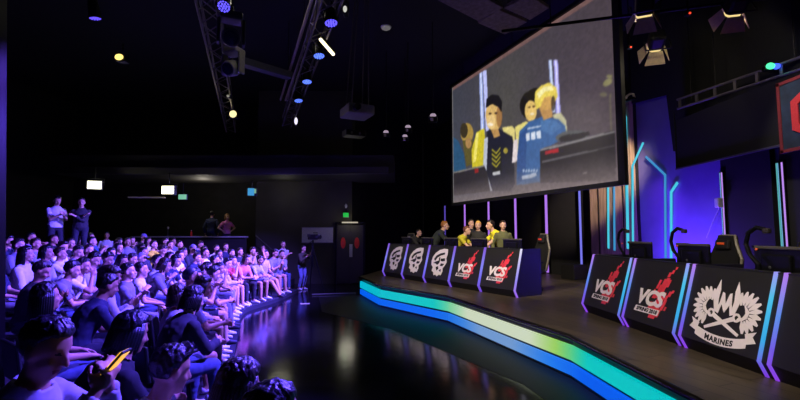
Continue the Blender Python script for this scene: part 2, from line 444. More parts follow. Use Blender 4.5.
# the exit wall at the far end of the hall, to the black drapes beside the stage
greywall = mat('grey_plaster', (60, 58, 50), .85, var=.1, scale=2)
strip_wall('wall_back', (-5.55, 17.0), (-1.9, 17.0), 0, CEIL, .2, greywall)
strip_wall('wall_side', (-5.55, 19.2), (-5.55, 17.0), 0, CEIL, .15, greywall, -1)
blackwall = mat('black_drape_wall', (13, 13, 15), .95, var=.2, scale=4)
strip_wall('wall_far', (-1.9, 17.0), (1.3, 24.5), 0, CEIL, .2, blackwall)
def stagept(t): return CORNER+DS*t
bw_end = stagept(14)
strip_wall('wall_stage', (CORNER.x, CORNER.y), (bw_end.x, bw_end.y), 0, CEIL, .2, mat('stage_back_black', (24, 23, 22), .8, var=.15, scale=5), -1)
pend = CORNER+DW*13
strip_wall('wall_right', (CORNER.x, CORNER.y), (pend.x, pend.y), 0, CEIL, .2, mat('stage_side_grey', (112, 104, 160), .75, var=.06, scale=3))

# ------------------------------------------------------------------ stage: boarded deck, glossy nosing, an LED band in the riser and a glowing strip for its blue reflection
A = at(360, 289, z=.2); B_ = at(379, 299, z=.2); C_ = at(448, 313.5, z=.2); D_ = at(571, 364, z=.2); E_ = at(629, 400, z=.2)
edge = [Vector((v.x, v.y, 0)) for v in (A, B_, C_, D_, E_)]
edge.append(edge[-1]+(edge[-1]-edge[-2]).normalized()*4.2)
back = [Vector((6.9, edge[-1].y, 0)), Vector((CORNER.x-.02, CORNER.y-.05, 0)), stagept(11)+Vector((-.05, -.02, 0)), Vector((-.3, 17.6, 0))]
deckm = bpy.data.materials.new('stage_boards'); deckm.use_nodes = True
nt = deckm.node_tree; b = nt.nodes['Principled BSDF']; b.inputs['Roughness'].default_value = .42; b.inputs['Specular IOR Level'].default_value = .4
tc = nt.nodes.new('ShaderNodeTexCoord'); mp = nt.nodes.new('ShaderNodeMapping'); mp.inputs['Rotation'].default_value = (0, 0, math.atan2(DS.y, DS.x))
mp.inputs['Rotation'].default_value = (0, 0, -math.atan2(DS.y, DS.x))
br = nt.nodes.new('ShaderNodeTexBrick'); br.inputs['Scale'].default_value = 1; br.inputs['Brick Width'].default_value = 1.8; br.inputs['Row Height'].default_value = .22
br.inputs['Mortar Size'].default_value = .006
br.inputs['Color1'].default_value = srgb(86, 75, 61); br.inputs['Color2'].default_value = srgb(70, 61, 51); br.inputs['Mortar'].default_value = srgb(16, 14, 13)
ns = nt.nodes.new('ShaderNodeTexNoise'); ns.inputs['Scale'].default_value = 9; ns.inputs['Detail'].default_value = 6
mx = nt.nodes.new('ShaderNodeMixRGB'); mx.blend_type = 'MULTIPLY'; mx.inputs['Fac'].default_value = .35
nt.links.new(tc.outputs['Object'], mp.inputs[0]); nt.links.new(mp.outputs[0], br.inputs['Vector']); nt.links.new(mp.outputs[0], ns.inputs['Vector'])
nt.links.new(br.outputs['Color'], mx.inputs['Color1']); nt.links.new(ns.outputs['Fac'], mx.inputs['Color2']); nt.links.new(mx.outputs[0], b.inputs['Base Color'])
stage = thing('stage', 'raised dark boarded stage with teal and blue glowing LED riser', 'stage')
outline = [(v.x, v.y) for v in edge+back]
inset = [(v.x+.05, v.y+.03) for v in edge]+[(v.x, v.y) for v in back]
MB().prism(outline, .54, STAGE).build('deck', deckm, stage)
MB().prism(inset, 0, .54).build('riser', mat('riser_black', (12, 12, 14), .3), stage)
nos = MB()
nos.tube([v+Vector((-.012, -.008, .565)) for v in edge], .036, 10)
nos.build('nosing', mat('nosing_gloss', (30, 26, 26), .12, .3, .8, var=0), stage, smooth=True)
def band(name, z0, z1, cols, off):
    """LED band along the riser: colours (position, rgb) by distance along it"""
    bm = bmesh.new(); lay = bm.verts.layers.float_color.new('Col'); prev = None; acc = 0; total = sum((b-a).length for a, b in zip(edge, edge[1:]))
    for (a, b_) in zip(edge, edge[1:]):
        L = (b_-a).length; n = max(2, int(L/.1)); d = (b_-a).normalized(); nrm = Vector((d.y, -d.x, 0))
        for i in range(n+1):
            s_ = acc+L*i/n; p = a+(b_-a)*i/n+Vector((-off, -off*.6, 0))
            c = cols[-1][1]
            for (p0, c0), (p1, c1) in zip(cols, cols[1:]):
                if p0 <= s_ <= p1:
                    k = (s_-p0)/(p1-p0); c = tuple(c0[j]*(1-k)+c1[j]*k for j in range(3)); break
            q = [bm.verts.new(p+Vector((0, 0, z))) for z in (z0, z1)]+[bm.verts.new(p+Vector((.045, .03, z))) for z in (z1, z0)]
            for v in q: v[lay] = srgb(*c)
            if prev:
                for j in range(4): bm.faces.new((prev[j], q[j], q[(j+1) % 4], prev[(j+1) % 4]))
            prev = q
        acc += L
    bmesh.ops.recalc_face_normals(bm, faces=bm.faces[:])
    me = bpy.data.meshes.new(name); bm.to_mesh(me); bm.free(); o = bpy.data.objects.new(name, me); COL.objects.link(o); o.parent = stage
    me.materials.append(glow_attr('led_band', 1.0)); return o
La = (edge[1]-edge[0]).length; Lb = La+(edge[2]-edge[1]).length; Lc = Lb+(edge[3]-edge[2]).length; Ld = Lc+6
teal, teal2, cream, green = (0, 178, 206), (0, 194, 190), (202, 214, 186), (120, 205, 150)
band('upper_led_band', .25, .445, [(0, teal), (Lb-.5, teal2), (Lb+.1, green), (Lb+.9, cream), (Lc-.9, cream), (Lc-.3, (150, 205, 90)), (Lc+.45, teal2), (Ld, teal)], .0)
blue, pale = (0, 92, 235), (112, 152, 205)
band('lower_led_band', .045, .20, [(0, blue), (Lb-.5, (0, 100, 235)), (Lb+.7, (60, 130, 220)), (Lb+1.4, pale), (Lc-1.4, pale), (Lc-.4, (30, 120, 235)), (Lc+.3, blue), (Ld, blue)], .0)  # blue floor reflection of the upper band, painted as an emitting strip

ap = []
for i, v in enumerate(edge):
    t_ = (edge[min(i+1, len(edge)-1)]-edge[max(i-1, 0)]).normalized(); ap.append(v+Vector((t_.y, -t_.x, 0))*[1.3, 1.6, 1.4, .75, .6, .5][i])
struct(MB().prism([(v.x, v.y) for v in edge]+[(v.x, v.y) for v in ap[::-1]], 0, .004).build('floor_apron', mat('rubber_black', (13, 13, 15), .5, spec=.18, var=.2)))  # matte sheet added to hide the upper band's reflection in the floor

# ------------------------------------------------------------------ light bars and panels on the stage walls
barside = glow('bar_lilac', (168, 112, 226), 1.1)
groupb = 'lilac light bars on the stage back wall'
n_st = Vector((-DS.y, DS.x, 0))                                    # out of the back wall, towards the hall
if n_st.x > 0: n_st = -n_st
names = ['first', 'second', 'third', 'fourth', 'fifth', 'sixth']
pos = [(583, 190), (549, 190.5), (518, 198), (491, 201), (467, 204), (447, 205)]
wd = ['bluish vertical light bar nearest the timber panel', 'tall lilac light bar behind the right end of the long desks', 'lilac light bar behind the player in yellow and black by himself',
      'lilac light bar behind the huddle of players in yellow', 'lilac light bar between the dark jacketed player and the huddle', 'dim violet light bar beside the player in the dark jacket']
for i, (px, py) in enumerate(pos):
    p = on_plane(px, 215, (CORNER.x, CORNER.y), (DS.x, DS.y)); top = 3.38
    t = thing('light_bar', wd[i], 'light bar', (p.x+n_st.x*.06, p.y+n_st.y*.06, STAGE), math.atan2(DS.y, DS.x), groupb)
    MB().bbox((0, .02, (top-STAGE)/2), (.16, .06, top-STAGE), .01).build('housing', BLACKM, t)
    m_ = glow('bar_blue', (120, 120, 235), 1.0) if i == 0 else (glow('bar_violet', (96, 76, 190), .8) if i == 5 else barside)
    MB().bbox((0, .055, (top-STAGE)/2), (.11 if i else .07, .03, top-STAGE-.06), .008).build('tube', m_, t)
# black panels with thin seams between the bars are the wall itself; timber clad panel beside them
def tpos(px): 
    p = on_plane(px, 215, (CORNER.x, CORNER.y), (DS.x, DS.y)); return (p-CORNER).dot(DS)
wood = bpy.data.materials.new('timber_panel'); wood.use_nodes = True
nt = wood.node_tree; b = nt.nodes['Principled BSDF']; b.inputs['Roughness'].default_value = .6
tc = nt.nodes.new('ShaderNodeTexCoord'); mp = nt.nodes.new('ShaderNodeMapping'); mp.inputs['Scale'].default_value = (14, 14, .7)
ns = nt.nodes.new('ShaderNodeTexNoise'); ns.inputs['Scale'].default_value = 2.5; ns.inputs['Detail'].default_value = 5
rp = nt.nodes.new('ShaderNodeValToRGB'); rp.color_ramp.elements[0].color = srgb(104, 84, 66); rp.color_ramp.elements[1].color = srgb(158, 132, 108)
rp.color_ramp.elements[0].position = .3; rp.color_ramp.elements[1].position = .7
nt.links.new(tc.outputs['Object'], mp.inputs[0]); nt.links.new(mp.outputs[0], ns.inputs[0]); nt.links.new(ns.outputs['Fac'], rp.inputs[0]); nt.links.new(rp.outputs[0], b.inputs['Base Color'])
rz = math.atan2(DS.y, DS.x)
t0, t1 = .0, tpos(597)
ztop = on_plane(632, 99, (CORNER.x, CORNER.y), (DS.x, DS.y)).z
tp = thing('timber_panel', 'tall light brown timber panel with cyan LED lines behind the screen edge', 'wall panel', (CORNER.x+n_st.x*.1, CORNER.y+n_st.y*.1, STAGE), rz)
M = Matrix(((1, 0, 0, 0), (0, 0, -1, 0), (0, 1, 0, 0), (0, 0, 0, 1)))     # polygon (along, up) standing upright
hz = ztop-STAGE
MB().prism([(t0+.02, 0), (t1, 0), (t1, hz-.2), (.62, hz-.2), (.10, hz), (t0+.02, hz-.1)], -.16, 0, M).build('cladding', wood, tp)
def ledline(parent, pts, w, m, name='led_line'):
    mb = MB()
    for a, b_ in zip(pts, pts[1:]):
        a, b_ = Vector(a), Vector(b_); d = (b_-a); c = (a+b_)/2
        mb.bbox((c.x, c.y, c.z), (d.length+w*.6, .03, w), .006, Matrix.Rotation(-math.atan2(d.z, d.x), 3, 'Y'))
    return mb.build(name, m, parent)
cyan = glow('led_cyan', (70, 200, 225), 1.0); cyan2 = glow('led_cyan_dim', (60, 150, 205), .9)
def wp(px, py, dy=.18):
    p = on_plane(px, py, (CORNER.x+n_st.x*.28, CORNER.y+n_st.y*.28), (DS.x, DS.y))
    return ((p-CORNER).dot(DS), dy, p.z-STAGE)
ledline(tp, [wp(608.5, 248), wp(608, 186)], .05, cyan); ledline(tp, [wp(614.5, 250), wp(614, 186)], .05, cyan2)
ledline(tp, [wp(628, 248), wp(625.5, 118), wp(622.5, 108)], .07, cyan)
ledline(tp, [wp(633, 250), wp(632.5, 166), wp(643, 143)], .05, cyan)
strap = MB().box((.30, .17, hz*.5), (.03, .015, hz-.4)).box((1.15, .17, hz*.45), (.03, .015, hz*.8)).build('seam', BLACK, tp)
# led outlines on the violet-lit side wall
nw = Vector((-1, -.073, 0)).normalized()
WX = (CORNER.x, CORNER.y)
def rp_(px, py):
    p = on_plane(px, py, (WX[0]+nw.x*.05, WX[1]), (DW.x, DW.y)); return ((p-CORNER).dot(DW), 0, p.z-STAGE)
so = thing('angular_light_line', 'cyan LED line bending like a half hexagon on the violet wall', 'light line', (CORNER.x+nw.x*.045, CORNER.y, STAGE), math.atan2(DW.y, DW.x))
ledline(so, [rp_(646, 157), rp_(665, 175), rp_(665.5, 258)], .05, cyan2)
so = thing('angular_light_line', 'short cyan LED line kinked at its top beside the black border', 'light line', (CORNER.x+nw.x*.045, CORNER.y, STAGE), math.atan2(DW.y, DW.x))
ledline(so, [rp_(677, 183), rp_(671, 192), rp_(671, 258)], .06, cyan)
# black wall panels to the right of the violet bay and their light bars
rzw = math.atan2(DW.y, DW.x)
def rt(px): return rp_(px, 215)[0]
bpn = MB().box(((rt(726)+rt(777))/2, 0, 1.6), (rt(777)-rt(726), .10, 3.2)).build('wall_board', mat('panel_black', (20, 20, 19), .8, var=.15), loc=(CORNER.x+nw.x*.06, CORNER.y, STAGE), rot=(0, 0, rzw))
tag(bpn, 'matt black wall panel between the single and the double light bars', 'wall panel')
bpn = MB().box(((rt(786)+rt(786)+5)/2, 0, 1.6), (5, .10, 3.2)).build('wall_board', mat('panel_black', (20, 20, 19), .8), loc=(CORNER.x+nw.x*.06, CORNER.y, STAGE), rot=(0, 0, rzw))
tag(bpn, 'matt black wall panel beyond the double light bar at the picture edge', 'wall panel')
def bt(px): p = on_plane(px, 215, (WX[0]+nw.x*.16, WX[1]), (DW.x, DW.y)); return (p-CORNER).dot(DW)
def vbar(label, cols, name='light_bar'):
    c0 = rt(cols[0][0])
    c0 = bt(cols[0][0])
    t = thing(name, label, 'light bar', CORNER+DW*c0+nw*.14+Vector((0, 0, STAGE)), rzw)
    wid = abs(bt(cols[-1][0])-c0)+.06
    MB().bbox(((bt(cols[-1][0])-c0)/2, .02, 1.31), (wid, .05, 2.66), .01).build('housing', BLACKM, t)
    for px, m_, w in cols: MB().bbox((bt(px)-c0, -.011, 1.31), (w, .008, 2.6), .003).build('tube', m_, t)
vbar('single lilac light bar beside the violet bay', [(721.6, glow('bar_cyanw', (120, 190, 235), .9), .012), (723.4, glow('bar_lil2', (190, 140, 240), 1.0), .03)])
vbar('double cyan and lilac light bar between the black panels', [(779.2, glow('bar_green', (90, 180, 180), .9), .022), (780.6, glow('bar_cyanw', (120, 190, 235), .9), .010), (784.6, glow('bar_lil2', (190, 140, 240), 1.0), .03)])
# hanging black border above them
bd = thing('black_border', 'wide black hanging border above the violet bay', 'drape', (0, 0, 0))
x0 = 6.2
def rx(px, py): return at(px, py, X=x0)
pa, pb = rx(677, 169), rx(870, 130)
L = (pb-pa).length
MB().prism([(pa.y, 3.42), (pa.y, 4.50), (1.0, 4.50), (1.0, 3.40)], 0, .12, Matrix(((0, 0, 1, x0), (1, 0, 0, 0), (0, 1, 0, 0), (0, 0, 0, 1)))).build('cloth', mat('border_black', (12, 12, 13), .95), bd)
MB().box((x0-.01, (pa.y+1)/2, 3.41), (.06, pa.y-1, .03)).build('batten', mat('batten_grey', (90, 85, 100), .4, .5), bd)
for i in range(3):
    MB().cap((x0+.06, pa.y-.5-2.6*i, 4.7), (x0+.06, pa.y-.5-2.6*i, CEIL), .008).build('cable', BLACKM, bd)
MB().cap((x0-.02, pa.y-.02, 3.4), (x0-.02, pa.y-.02, 4.72), .012).build('edge_rod', BLACKM, bd)
# black drapes hung above the violet bay and along the right wall
Mw = Matrix.Translation(CORNER+nw*.10) @ Matrix(((DW.x, 0, nw.x, 0), (DW.y, 0, nw.y, 0), (0, 1, 0, 0), (0, 0, 0, 1)))
hd = MB().prism([(.05, 5.5), (1.40, 5.3), (1.55, 3.9), (12.8, 3.9), (12.8, 7.65), (.05, 7.65)], 0, .05, Mw).build('wall_drape', mat('border_black', (12, 12, 13), .95))
tag(hd, 'black drape covering the upper side wall above the violet bay', 'drape')
# the emblem banner
bx = 6.0
e0 = at(777, 84, X=bx); e1 = at(777, 155, X=bx); wdt = 1.25; hgt = e0.z-e1.z
bn = thing('emblem_banner', 'dark blue banner with red edge and red hexagon emblem', 'banner', (bx, e0.y-wdt/2, (e0.z+e1.z)/2), -PI/2)
MB().bbox((0, 0, 0), (wdt, .03, hgt), .01).build('cloth', mat('banner_navy', (34, 48, 66), .7, var=.35, scale=5), bn)
rd = mat('banner_red', (214, 58, 62), .6, var=.1)
dk = mat('banner_dark_red', (120, 40, 42), .6)
MB().box((0, -.02, hgt/2-.03), (wdt, .012, .05)).box((0, -.02, -hgt/2+.03), (wdt, .012, .05)).box((-wdt/2+.03, -.02, 0), (.05, .012, hgt)).box((wdt/2-.03, -.02, 0), (.05, .012, hgt)).build('border', dk, bn)
hx = MB()
def hexring(mb, cx, cz, R, r, y0, y1, a0=30, skip=None):
    P = lambda k, q: (cx+q*math.cos(math.radians(a0+60*k)), cz+q*math.sin(math.radians(a0+60*k)))
    for k in range(6):
        if skip and k in skip: continue
        mb.prism([P(k, R), P(k+1, R), P(k+1, r), P(k, r)], y0, y1, Matrix(((1, 0, 0, 0), (0, 0, 1, 0), (0, 1, 0, 0), (0, 0, 0, 1))))
hexring(hx, .0, -.02, .44, .31, -.035, -.018)
hx.box((.18, -.026, -.02), (.28, .014, .11))
hx.build('emblem', rd, bn)

# ------------------------------------------------------------------ far left of the hall: raised control booth, stairs, walkway
booth = thing('control_booth', 'raised dark control booth with pale counter ledge at the hall end', 'booth')
bdm = mat('booth_black', (26, 25, 24), .8, var=.2, scale=3)
cz = 1.83
MB().box((-7.75, 17.45, .55), (4.1, 2.9, 1.1)).build('platform', bdm, booth)
MB().box((-7.75, 16.0, cz/2-.02), (4.1, .12, cz-.04)).build('front_wall', bdm, booth)
MB().bbox((-7.75, 16.05, cz), (4.1, .34, .05), .01).build('counter', mat('ledge_grey', (150, 148, 140), .6), booth)
walk = struct(MB().box((-11.9, 13.0, .62), (4.9, 12, 1.24)).build('floor_walkway', mat('walk_black', (20, 19, 20), .85)))
rail = thing('handrail', 'black sloping handrail on the steps beside the booth', 'handrail')
ra, rb = at(256, 236, Y=16.2), at(272, 250, Y=15.6)
MB().tube([ra, rb], .03).build('top_rail', mat('rail_grey', (60, 60, 60), .4, .6), rail)
MB().tube([ra-Vector((0, 0, .35)), rb-Vector((0, 0, .35))], .02).build('lower_rail', BLACKM, rail)
for q in (0, .5, 1):
    p = ra.lerp(rb, q); MB().cap((p.x, p.y, 0), p, .02).build('post', BLACKM, rail)
stp = thing('booth_steps', 'dark steps climbing to the control booth', 'steps')
for i in range(5): MB().box((-5.3+.27*i, 16.4, .55-.11*i), (.27, .9, 1.1-.22*i)).build('step', bdm, stp)
# fascia of the balcony above the far end
fa = MB()
pts = [(at(90, 172, Y=14.2), at(90, 170, Y=14.2)), (at(150, 177, Y=14.6), at(150, 160, Y=14.6)), (at(200, 181, Y=15.0), at(200, 161, Y=15.0)), (at(300, 172, Y=15.6), at(300, 168, Y=15.6)), (at(390, 178, Y=16.0), at(390, 175, Y=16.0))]
struct(MB().prism([(-12.0, 0), (-.2, 0), (-.2, .62), (-12.0, .62)], 0, 3.0, Matrix(((1, 0, 0, 0), (0, 0, 1, 14.6), (0, 1, 0, 4.02), (0, 0, 0, 1)))).build('ceiling_balcony', mat('balcony_grey', (38, 36, 34), .8, var=.15, scale=2)))
bl = MB(); prev = None
for k in range(25):
    q = k/24; x = -10.9+10.5*q; z = 3.98-.10*math.sin(q*PI); y = 14.28-.35*math.sin(q*PI)
    r_ = [bl.bm.verts.new(Vector((x, y+dy, z+dz))) for dy, dz in ((0, 0), (.0, .22), (.25, .22), (.25, 0))]
    if prev: 
        for j in range(4): bl.bm.faces.new((prev[j], r_[j], r_[(j+1) % 4], prev[(j+1) % 4]))
    else: bl.bm.faces.new(r_)
    prev = r_
bl.bm.faces.new(prev[::-1])
tag(bl.build('curved_duct', mat('duct_grey', (50, 48, 44), .6, var=.1), smooth=False), 'long grey curved trim under the balcony front', 'trim')
# things on the far walls
def exit_sign(name, label, px, py, Y, w, h, rgb, txt=None):
    p = at(px, py, Y=Y); t = thing(name, label, 'exit sign', p)
    MB().bbox((0, 0, 0), (w, .06, h), .01).build('housing', GREYM, t)
    MB().box((0, -.034, 0), (w*.9, .01, h*.85)).build('lit_face', glow('sign_%d_%d' % (rgb[0], rgb[1]), rgb, 1.1), t)
    if txt:
        o = bpy.data.objects.new('lettering', text_mesh(txt, h*.62, .004)); COL.objects.link(o); o.data.materials.append(glow('sign_white', (235, 255, 240), 1.2)); o.parent = t
        o.location = (0, -.042, 0); o.rotation_euler = (PI/2, 0, 0)
    MB().cap((0, 0, h/2), (0, 0, h/2+.35), .01).build('rod', BLACKM, t)
exit_sign('exit_sign', 'small green lit exit sign above the far door', 346, 215, 16.85, .24, .2, (20, 170, 60))
exit_sign('exit_sign', 'small pale green exit sign hanging beside the right floodlight', 183, 197, 13.6, .28, .18, (110, 180, 150))
def flood(label, px, py, Y, yaw, rgb, e):
    p = at(px, py, Y=Y); t = thing('floodlight', label, 'floodlight', p, yaw)
    MB().bbox((0, .06, 0), (.42, .14, .30), .02).build('housing', GREYM, t)
    MB().bbox((0, -.02, 0), (.36, .02, .24), .01).build('lens', glow('flood_%d' % int(rgb[2]), rgb, e), t)
    MB().tube([(-.24, .06, 0), (-.24, .06, .2), (.24, .06, .2), (.24, .06, 0)], .012).build('bracket', BLACKM, t)
    MB().cap((0, .06, .2), (0, .06, .55), .02).build('arm', BLACKM, t)
    return t
flood('white emergency floodlight below the balcony, above the far left pair of standing people', 94.5, 185, 13.2, .5, (250, 250, 215), 3)
flood('bright rectangular emergency floodlight below the balcony beside the pale exit sign', 168, 190, 13.2, 0, (255, 250, 200), 5)
pb_ = at(150, 197.5, Y=13.3)
tag(MB().bbox((pb_.x-.1, pb_.y, pb_.z), (1.15, .05, .05), .01).build('lighting_bar', mat('tan_bar', (120, 112, 90), .5)), 'thin tan bar under the rectangular floodlight', 'bar')
p = at(252, 192, Y=14.2); t = thing('wall_monitor', 'small blue and green lit monitor under the balcony', 'monitor', p, .3)
MB().bbox((0, 0, 0), (.32, .06, .28), .01).build('housing', BLACKM, t)
MB().box((-.03, -.034, 0), (.20, .01, .24)).build('screen', glow('mon_blue', (60, 150, 200), 1), t)
MB().box((.10, -.034, .03), (.06, .01, .15)).build('side_strip', glow('mon_green', (120, 170, 120), 1), t)
MB().cap((0, 0, .1), (0, 0, .4), .015).build('arm', BLACKM, t)
# projection sheet / banner on the back wall
c = at(317.5, 235, Y=16.88); w_ = 31/430*16.88; h_ = 15.5/430*16.88
t = thing('white_board', 'wide white board on the far wall behind the camera operator', 'board', c)
MB().bbox((0, 0, 0), (w_, .04, h_), .008).build('sheet', mat('sheet_white', (178, 178, 186), .7), t)
MB().box((0, -.02, h_/2), (w_+.04, .03, .03)).box((0, -.02, -h_/2), (w_+.04, .03, .03)).build('frame', GREYM, t)
# double door with red panels and a lit transom
c = at(350, 256, Y=16.93); dw = 1.05; zt = at(350, 223, Y=16.9).z
door = thing('door_1', 'dark double door with red round panels under the green exit sign', 'door', (c.x, 16.93, 0)); door['kind'] = 'structure'
MB().box((-dw/2-.03, 0, zt/2), (.07, .12, zt)).box((dw/2+.03, 0, zt/2), (.07, .12, zt)).box((0, 0, zt), (dw+.12, .12, .07)).build('frame', BLACKM, door)
for s_ in (-1, 1):
    lf = MB().bbox((s_*dw/4, .0, zt/2-.03), (dw/2-.01, .05, zt-.1), .01).build('door_leaf', mat('door_grey', (58, 56, 52), .6), door)
    MB().ell((s_*.27, -.03, at(350, 243, Y=16.9).z), (.10, .012, .22)).build('red_panel', mat('door_red', (230, 60, 44), .5), lf)
MB().bbox((.04, -.05, at(350, 249, Y=16.9).z-.06), (.12, .02, .50), .005).build('notice', mat('notice_white', (190, 190, 184), .7), door)
MB().bbox((0, -.12, zt+.02), (.62, .10, .05), .01).build('lamp', glow('door_lamp', (200, 190, 165), .8), door)
t = MB().ell(at(346, 213-7, Y=16.85), (.05, .03, .09)).build('wall_sensor', mat('sensor_white', (200, 200, 195), .5)); tag(t, 'tiny white sensor above the green exit sign', 'sensor')
# leaning post washed in violet at the very edge of the picture
pp = at(5.3, 310, Y=4.6)
po = thing('leaning_post', 'square post washed in violet light at the left picture edge', 'post', (pp.x-.44, pp.y+.1, 0), rot=(0, math.radians(-3.6), 0))
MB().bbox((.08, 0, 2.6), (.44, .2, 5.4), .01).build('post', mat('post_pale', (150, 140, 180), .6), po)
MB().bbox((.32, .02, 2.6), (.03, .16, 5.4), .005).build('edge_trim', BLACKM, po)
# ------------------------------------------------------------------ logos
UP = Matrix(((1, 0, 0, 0), (0, 1, 0, 0), (0, 0, 1, 0), (0, 0, 0, 1)))
WHITE_INK = mat('white_print', (236, 226, 228), .5, var=.03)
RED_INK = mat('red_print', (232, 62, 78), .5, var=.08)
BLACK_INK = mat('black_print', (22, 20, 19), .6)
def slant(cx, cy, w, h, k): return [(cx-w/2-k*h/2, cy-h/2), (cx+w/2-k*h/2, cy-h/2), (cx+w/2+k*h/2, cy+h/2), (cx-w/2+k*h/2, cy+h/2)]
def logo_vcs():
    """white slanted VCS over a red shower of slanted blocks"""
    objs = []
    red = MB()
    for cx, cy, w, h in ((.02, -.30, .11, .06), (.09, -.25, .09, .10), (-.02, -.20, .12, .16), (.06, -.12, .06, .30), (.12, -.10, .055, .26), (.175, -.13, .045, .14), (.09, .08, .05, .24), (.03, .12, .035, .12), (.14, .12, .055, .20), (.19, .15, .04, .10),
                         (.175, .26, .04, .06), (.225, .30, .035, .05), (.265, .35, .025, .035), (.20, -.03, .04, .06), (.245, .02, .05, .07), (.285, .055, .03, .04), (.215, -.17, .03, .05), (-.03, .02, .025, .06), (0, -.02, .06, .10), (.05, .03, .05, .18)):
        red.prism(slant(cx, cy, w, h, .35), 0, .003)
    return red
def add_logo_vcs(parent, L):
    r = logo_vcs().build('red_shower', RED_INK, parent)
    for me, x, y, m_, z in ((text_mesh('VCS', .27, .012, .28, .004, space=.95), -.09, -.085, WHITE_INK, .006),):
        o = bpy.data.objects.new('lettering', me); COL.objects.link(o); me.materials.append(m_); o.parent = r; o.location = (x, y, z)
    me = text_mesh('SPRING 2018', .085, .006, .28, .004, space=1.0); me.materials.append(BLACK_INK)
    bar = MB().prism(slant(-.095, -.245, .44, .075, .3), .003, .006).build('subtitle_bar', WHITE_INK, r)
    me2 = text_mesh('SPRING 2018', .068, .003, .28, .002); me2.materials.append(BLACK_INK)
    o = bpy.data.objects.new('subtitle_lettering', me2); COL.objects.link(o); o.parent = r; o.location = (-.095, -.245, .0075)
    return r
def add_logo_beast(parent):
    """white rounded ragged head with dark swooshes"""
    out = [(-.27, .02), (-.25, .14), (-.17, .25), (-.05, .33), (.10, .37), (.23, .36), (.25, .24), (.23, .12), (.27, .02), (.22, -.08), (.17, -.14), (.19, -.22), (.15, -.33), (.08, -.32), (.03, -.37), (-.04, -.33), (-.10, -.35), (-.13, -.27), (-.20, -.24), (-.18, -.14), (-.25, -.08)]
    w = MB().prism(out, 0, .003).build('emblem', WHITE_INK, parent)
    d = MB()
    for poly in ([(-.19, .08), (-.12, .18), (.0, .24), (.15, .27), (.16, .22), (.02, .18), (-.08, .12), (-.14, .03)],
                 [(-.20, -.03), (-.10, .02), (.0, .05), (.02, -.02), (-.04, -.07), (-.10, -.04)], [(.04, .10), (.19, .12), (.20, .05), (.12, .03), (.05, .04)],
                 [(-.08, -.13), (.0, -.10), (.03, -.17), (-.03, -.22)], [(.08, -.02), (.20, -.03), (.15, -.09), (.06, -.09)], [(.05, -.2), (.12, -.17), (.12, -.25)], [(-.02, .12), (.02, .15), (.03, .0), (-.01, .0)]):
        d.prism(poly, .003, .005)
    d.build('emblem_shading', BLACK_INK, w)
    return w
def add_logo_marines(parent):
    m_ = MB()
    for s_ in (-1, 1):                                                     # wings of fanned feathers
        for k in range(11):
            a = math.radians(112-k*19.5); cx, cy = .20, -.02
            L0 = .075; L1 = .215-.004*abs(k-3)
            ca, sa = math.cos(a), math.sin(a); nx, ny = -sa, ca
            x0, y0 = cx+ca*L0, cy+sa*L0; x1, y1 = cx+ca*L1*.86+.02, cy+sa*L1
            pts = [(x0+nx*.008, y0+ny*.008), (x1*.6+x0*.4+nx*.027, y1*.6+y0*.4+ny*.027), (x1+nx*.006, y1+ny*.006), (x1-nx*.012, y1-ny*.012), (x1*.5+x0*.5-nx*.024, y1*.5+y0*.5-ny*.024), (x0-nx*.008, y0-ny*.008)]
            m_.prism([(s_*x, y) for x, y in pts], 0, .003)
        m_.prism([(s_*x, y) for x, y in ((.205, .06), (.225, .05), (.275, .0), (.26, -.06), (.21, -.095), (.15, -.10), (.16, -.075), (.21, -.06), (.235, -.02), (.225, .02))], 0, .0035)
        m_.prism([(s_*x, y) for x, y in ((0, .04), (.03, .14), (.055, .15), (.07, .04), (.085, .01), (.092, .08), (.085, .17), (.105, .27), (.14, .17), (.155, .07), (.12, -.05), (.07, -.07), (.045, .03), (.02, -.02), (0, -.05))], 0, .003)
        # crossed pistols
        a = Vector((s_*.12, -.09)); b_ = Vector((-s_*.20, -.235)); d = (b_-a).normalized(); n = Vector((-d.y, d.x))
        m_.prism([tuple(a+n*.022), tuple(b_+n*.014), tuple(b_-n*.014), tuple(a-n*.022)], 0, .0045 if s_ > 0 else .004)
        for q in range(10):
            t0, t1 = 2*PI*q/10, 2*PI*(q+1)/10; cx, cy = s_*.15, -.075
            m_.prism([(cx+.045*math.cos(t0), cy+.045*math.sin(t0)), (cx+.045*math.cos(t1), cy+.045*math.sin(t1)), (cx+.022*math.cos(t1), cy+.022*math.sin(t1)), (cx+.022*math.cos(t0), cy+.022*math.sin(t0))], 0, .0045)
    w = m_.build('winged_emblem', WHITE_INK, parent)
    # ribbon
    rb = MB(); n = 14
    f = lambda x: -.33+.55*x*x
    up = [(-.30+.6*i/n, f(-.30+.6*i/n)+.045) for i in range(n+1)]; lo = [(-.30+.6*i/n, f(-.30+.6*i/n)-.045) for i in range(n+1)]
    rb.prism(up+lo[::-1], .001, .006)
    for s_ in (-1, 1): rb.prism([(s_*x, y) for x, y in ((.27, -.20), (.38, -.16), (.35, -.21), (.39, -.26), (.30, -.29))], 0, .004)
    r = rb.build('ribbon', WHITE_INK, w)
    me = text_mesh('MARINES', .074, .003, 0, .003, space=1.15)
    for v in me.vertices: v.co.y += .55*v.co.x**2
    me.materials.append(BLACK_INK); o = bpy.data.objects.new('lettering', me); COL.objects.link(o); o.parent = w; o.location = (0, -.335, .0075)
    return w

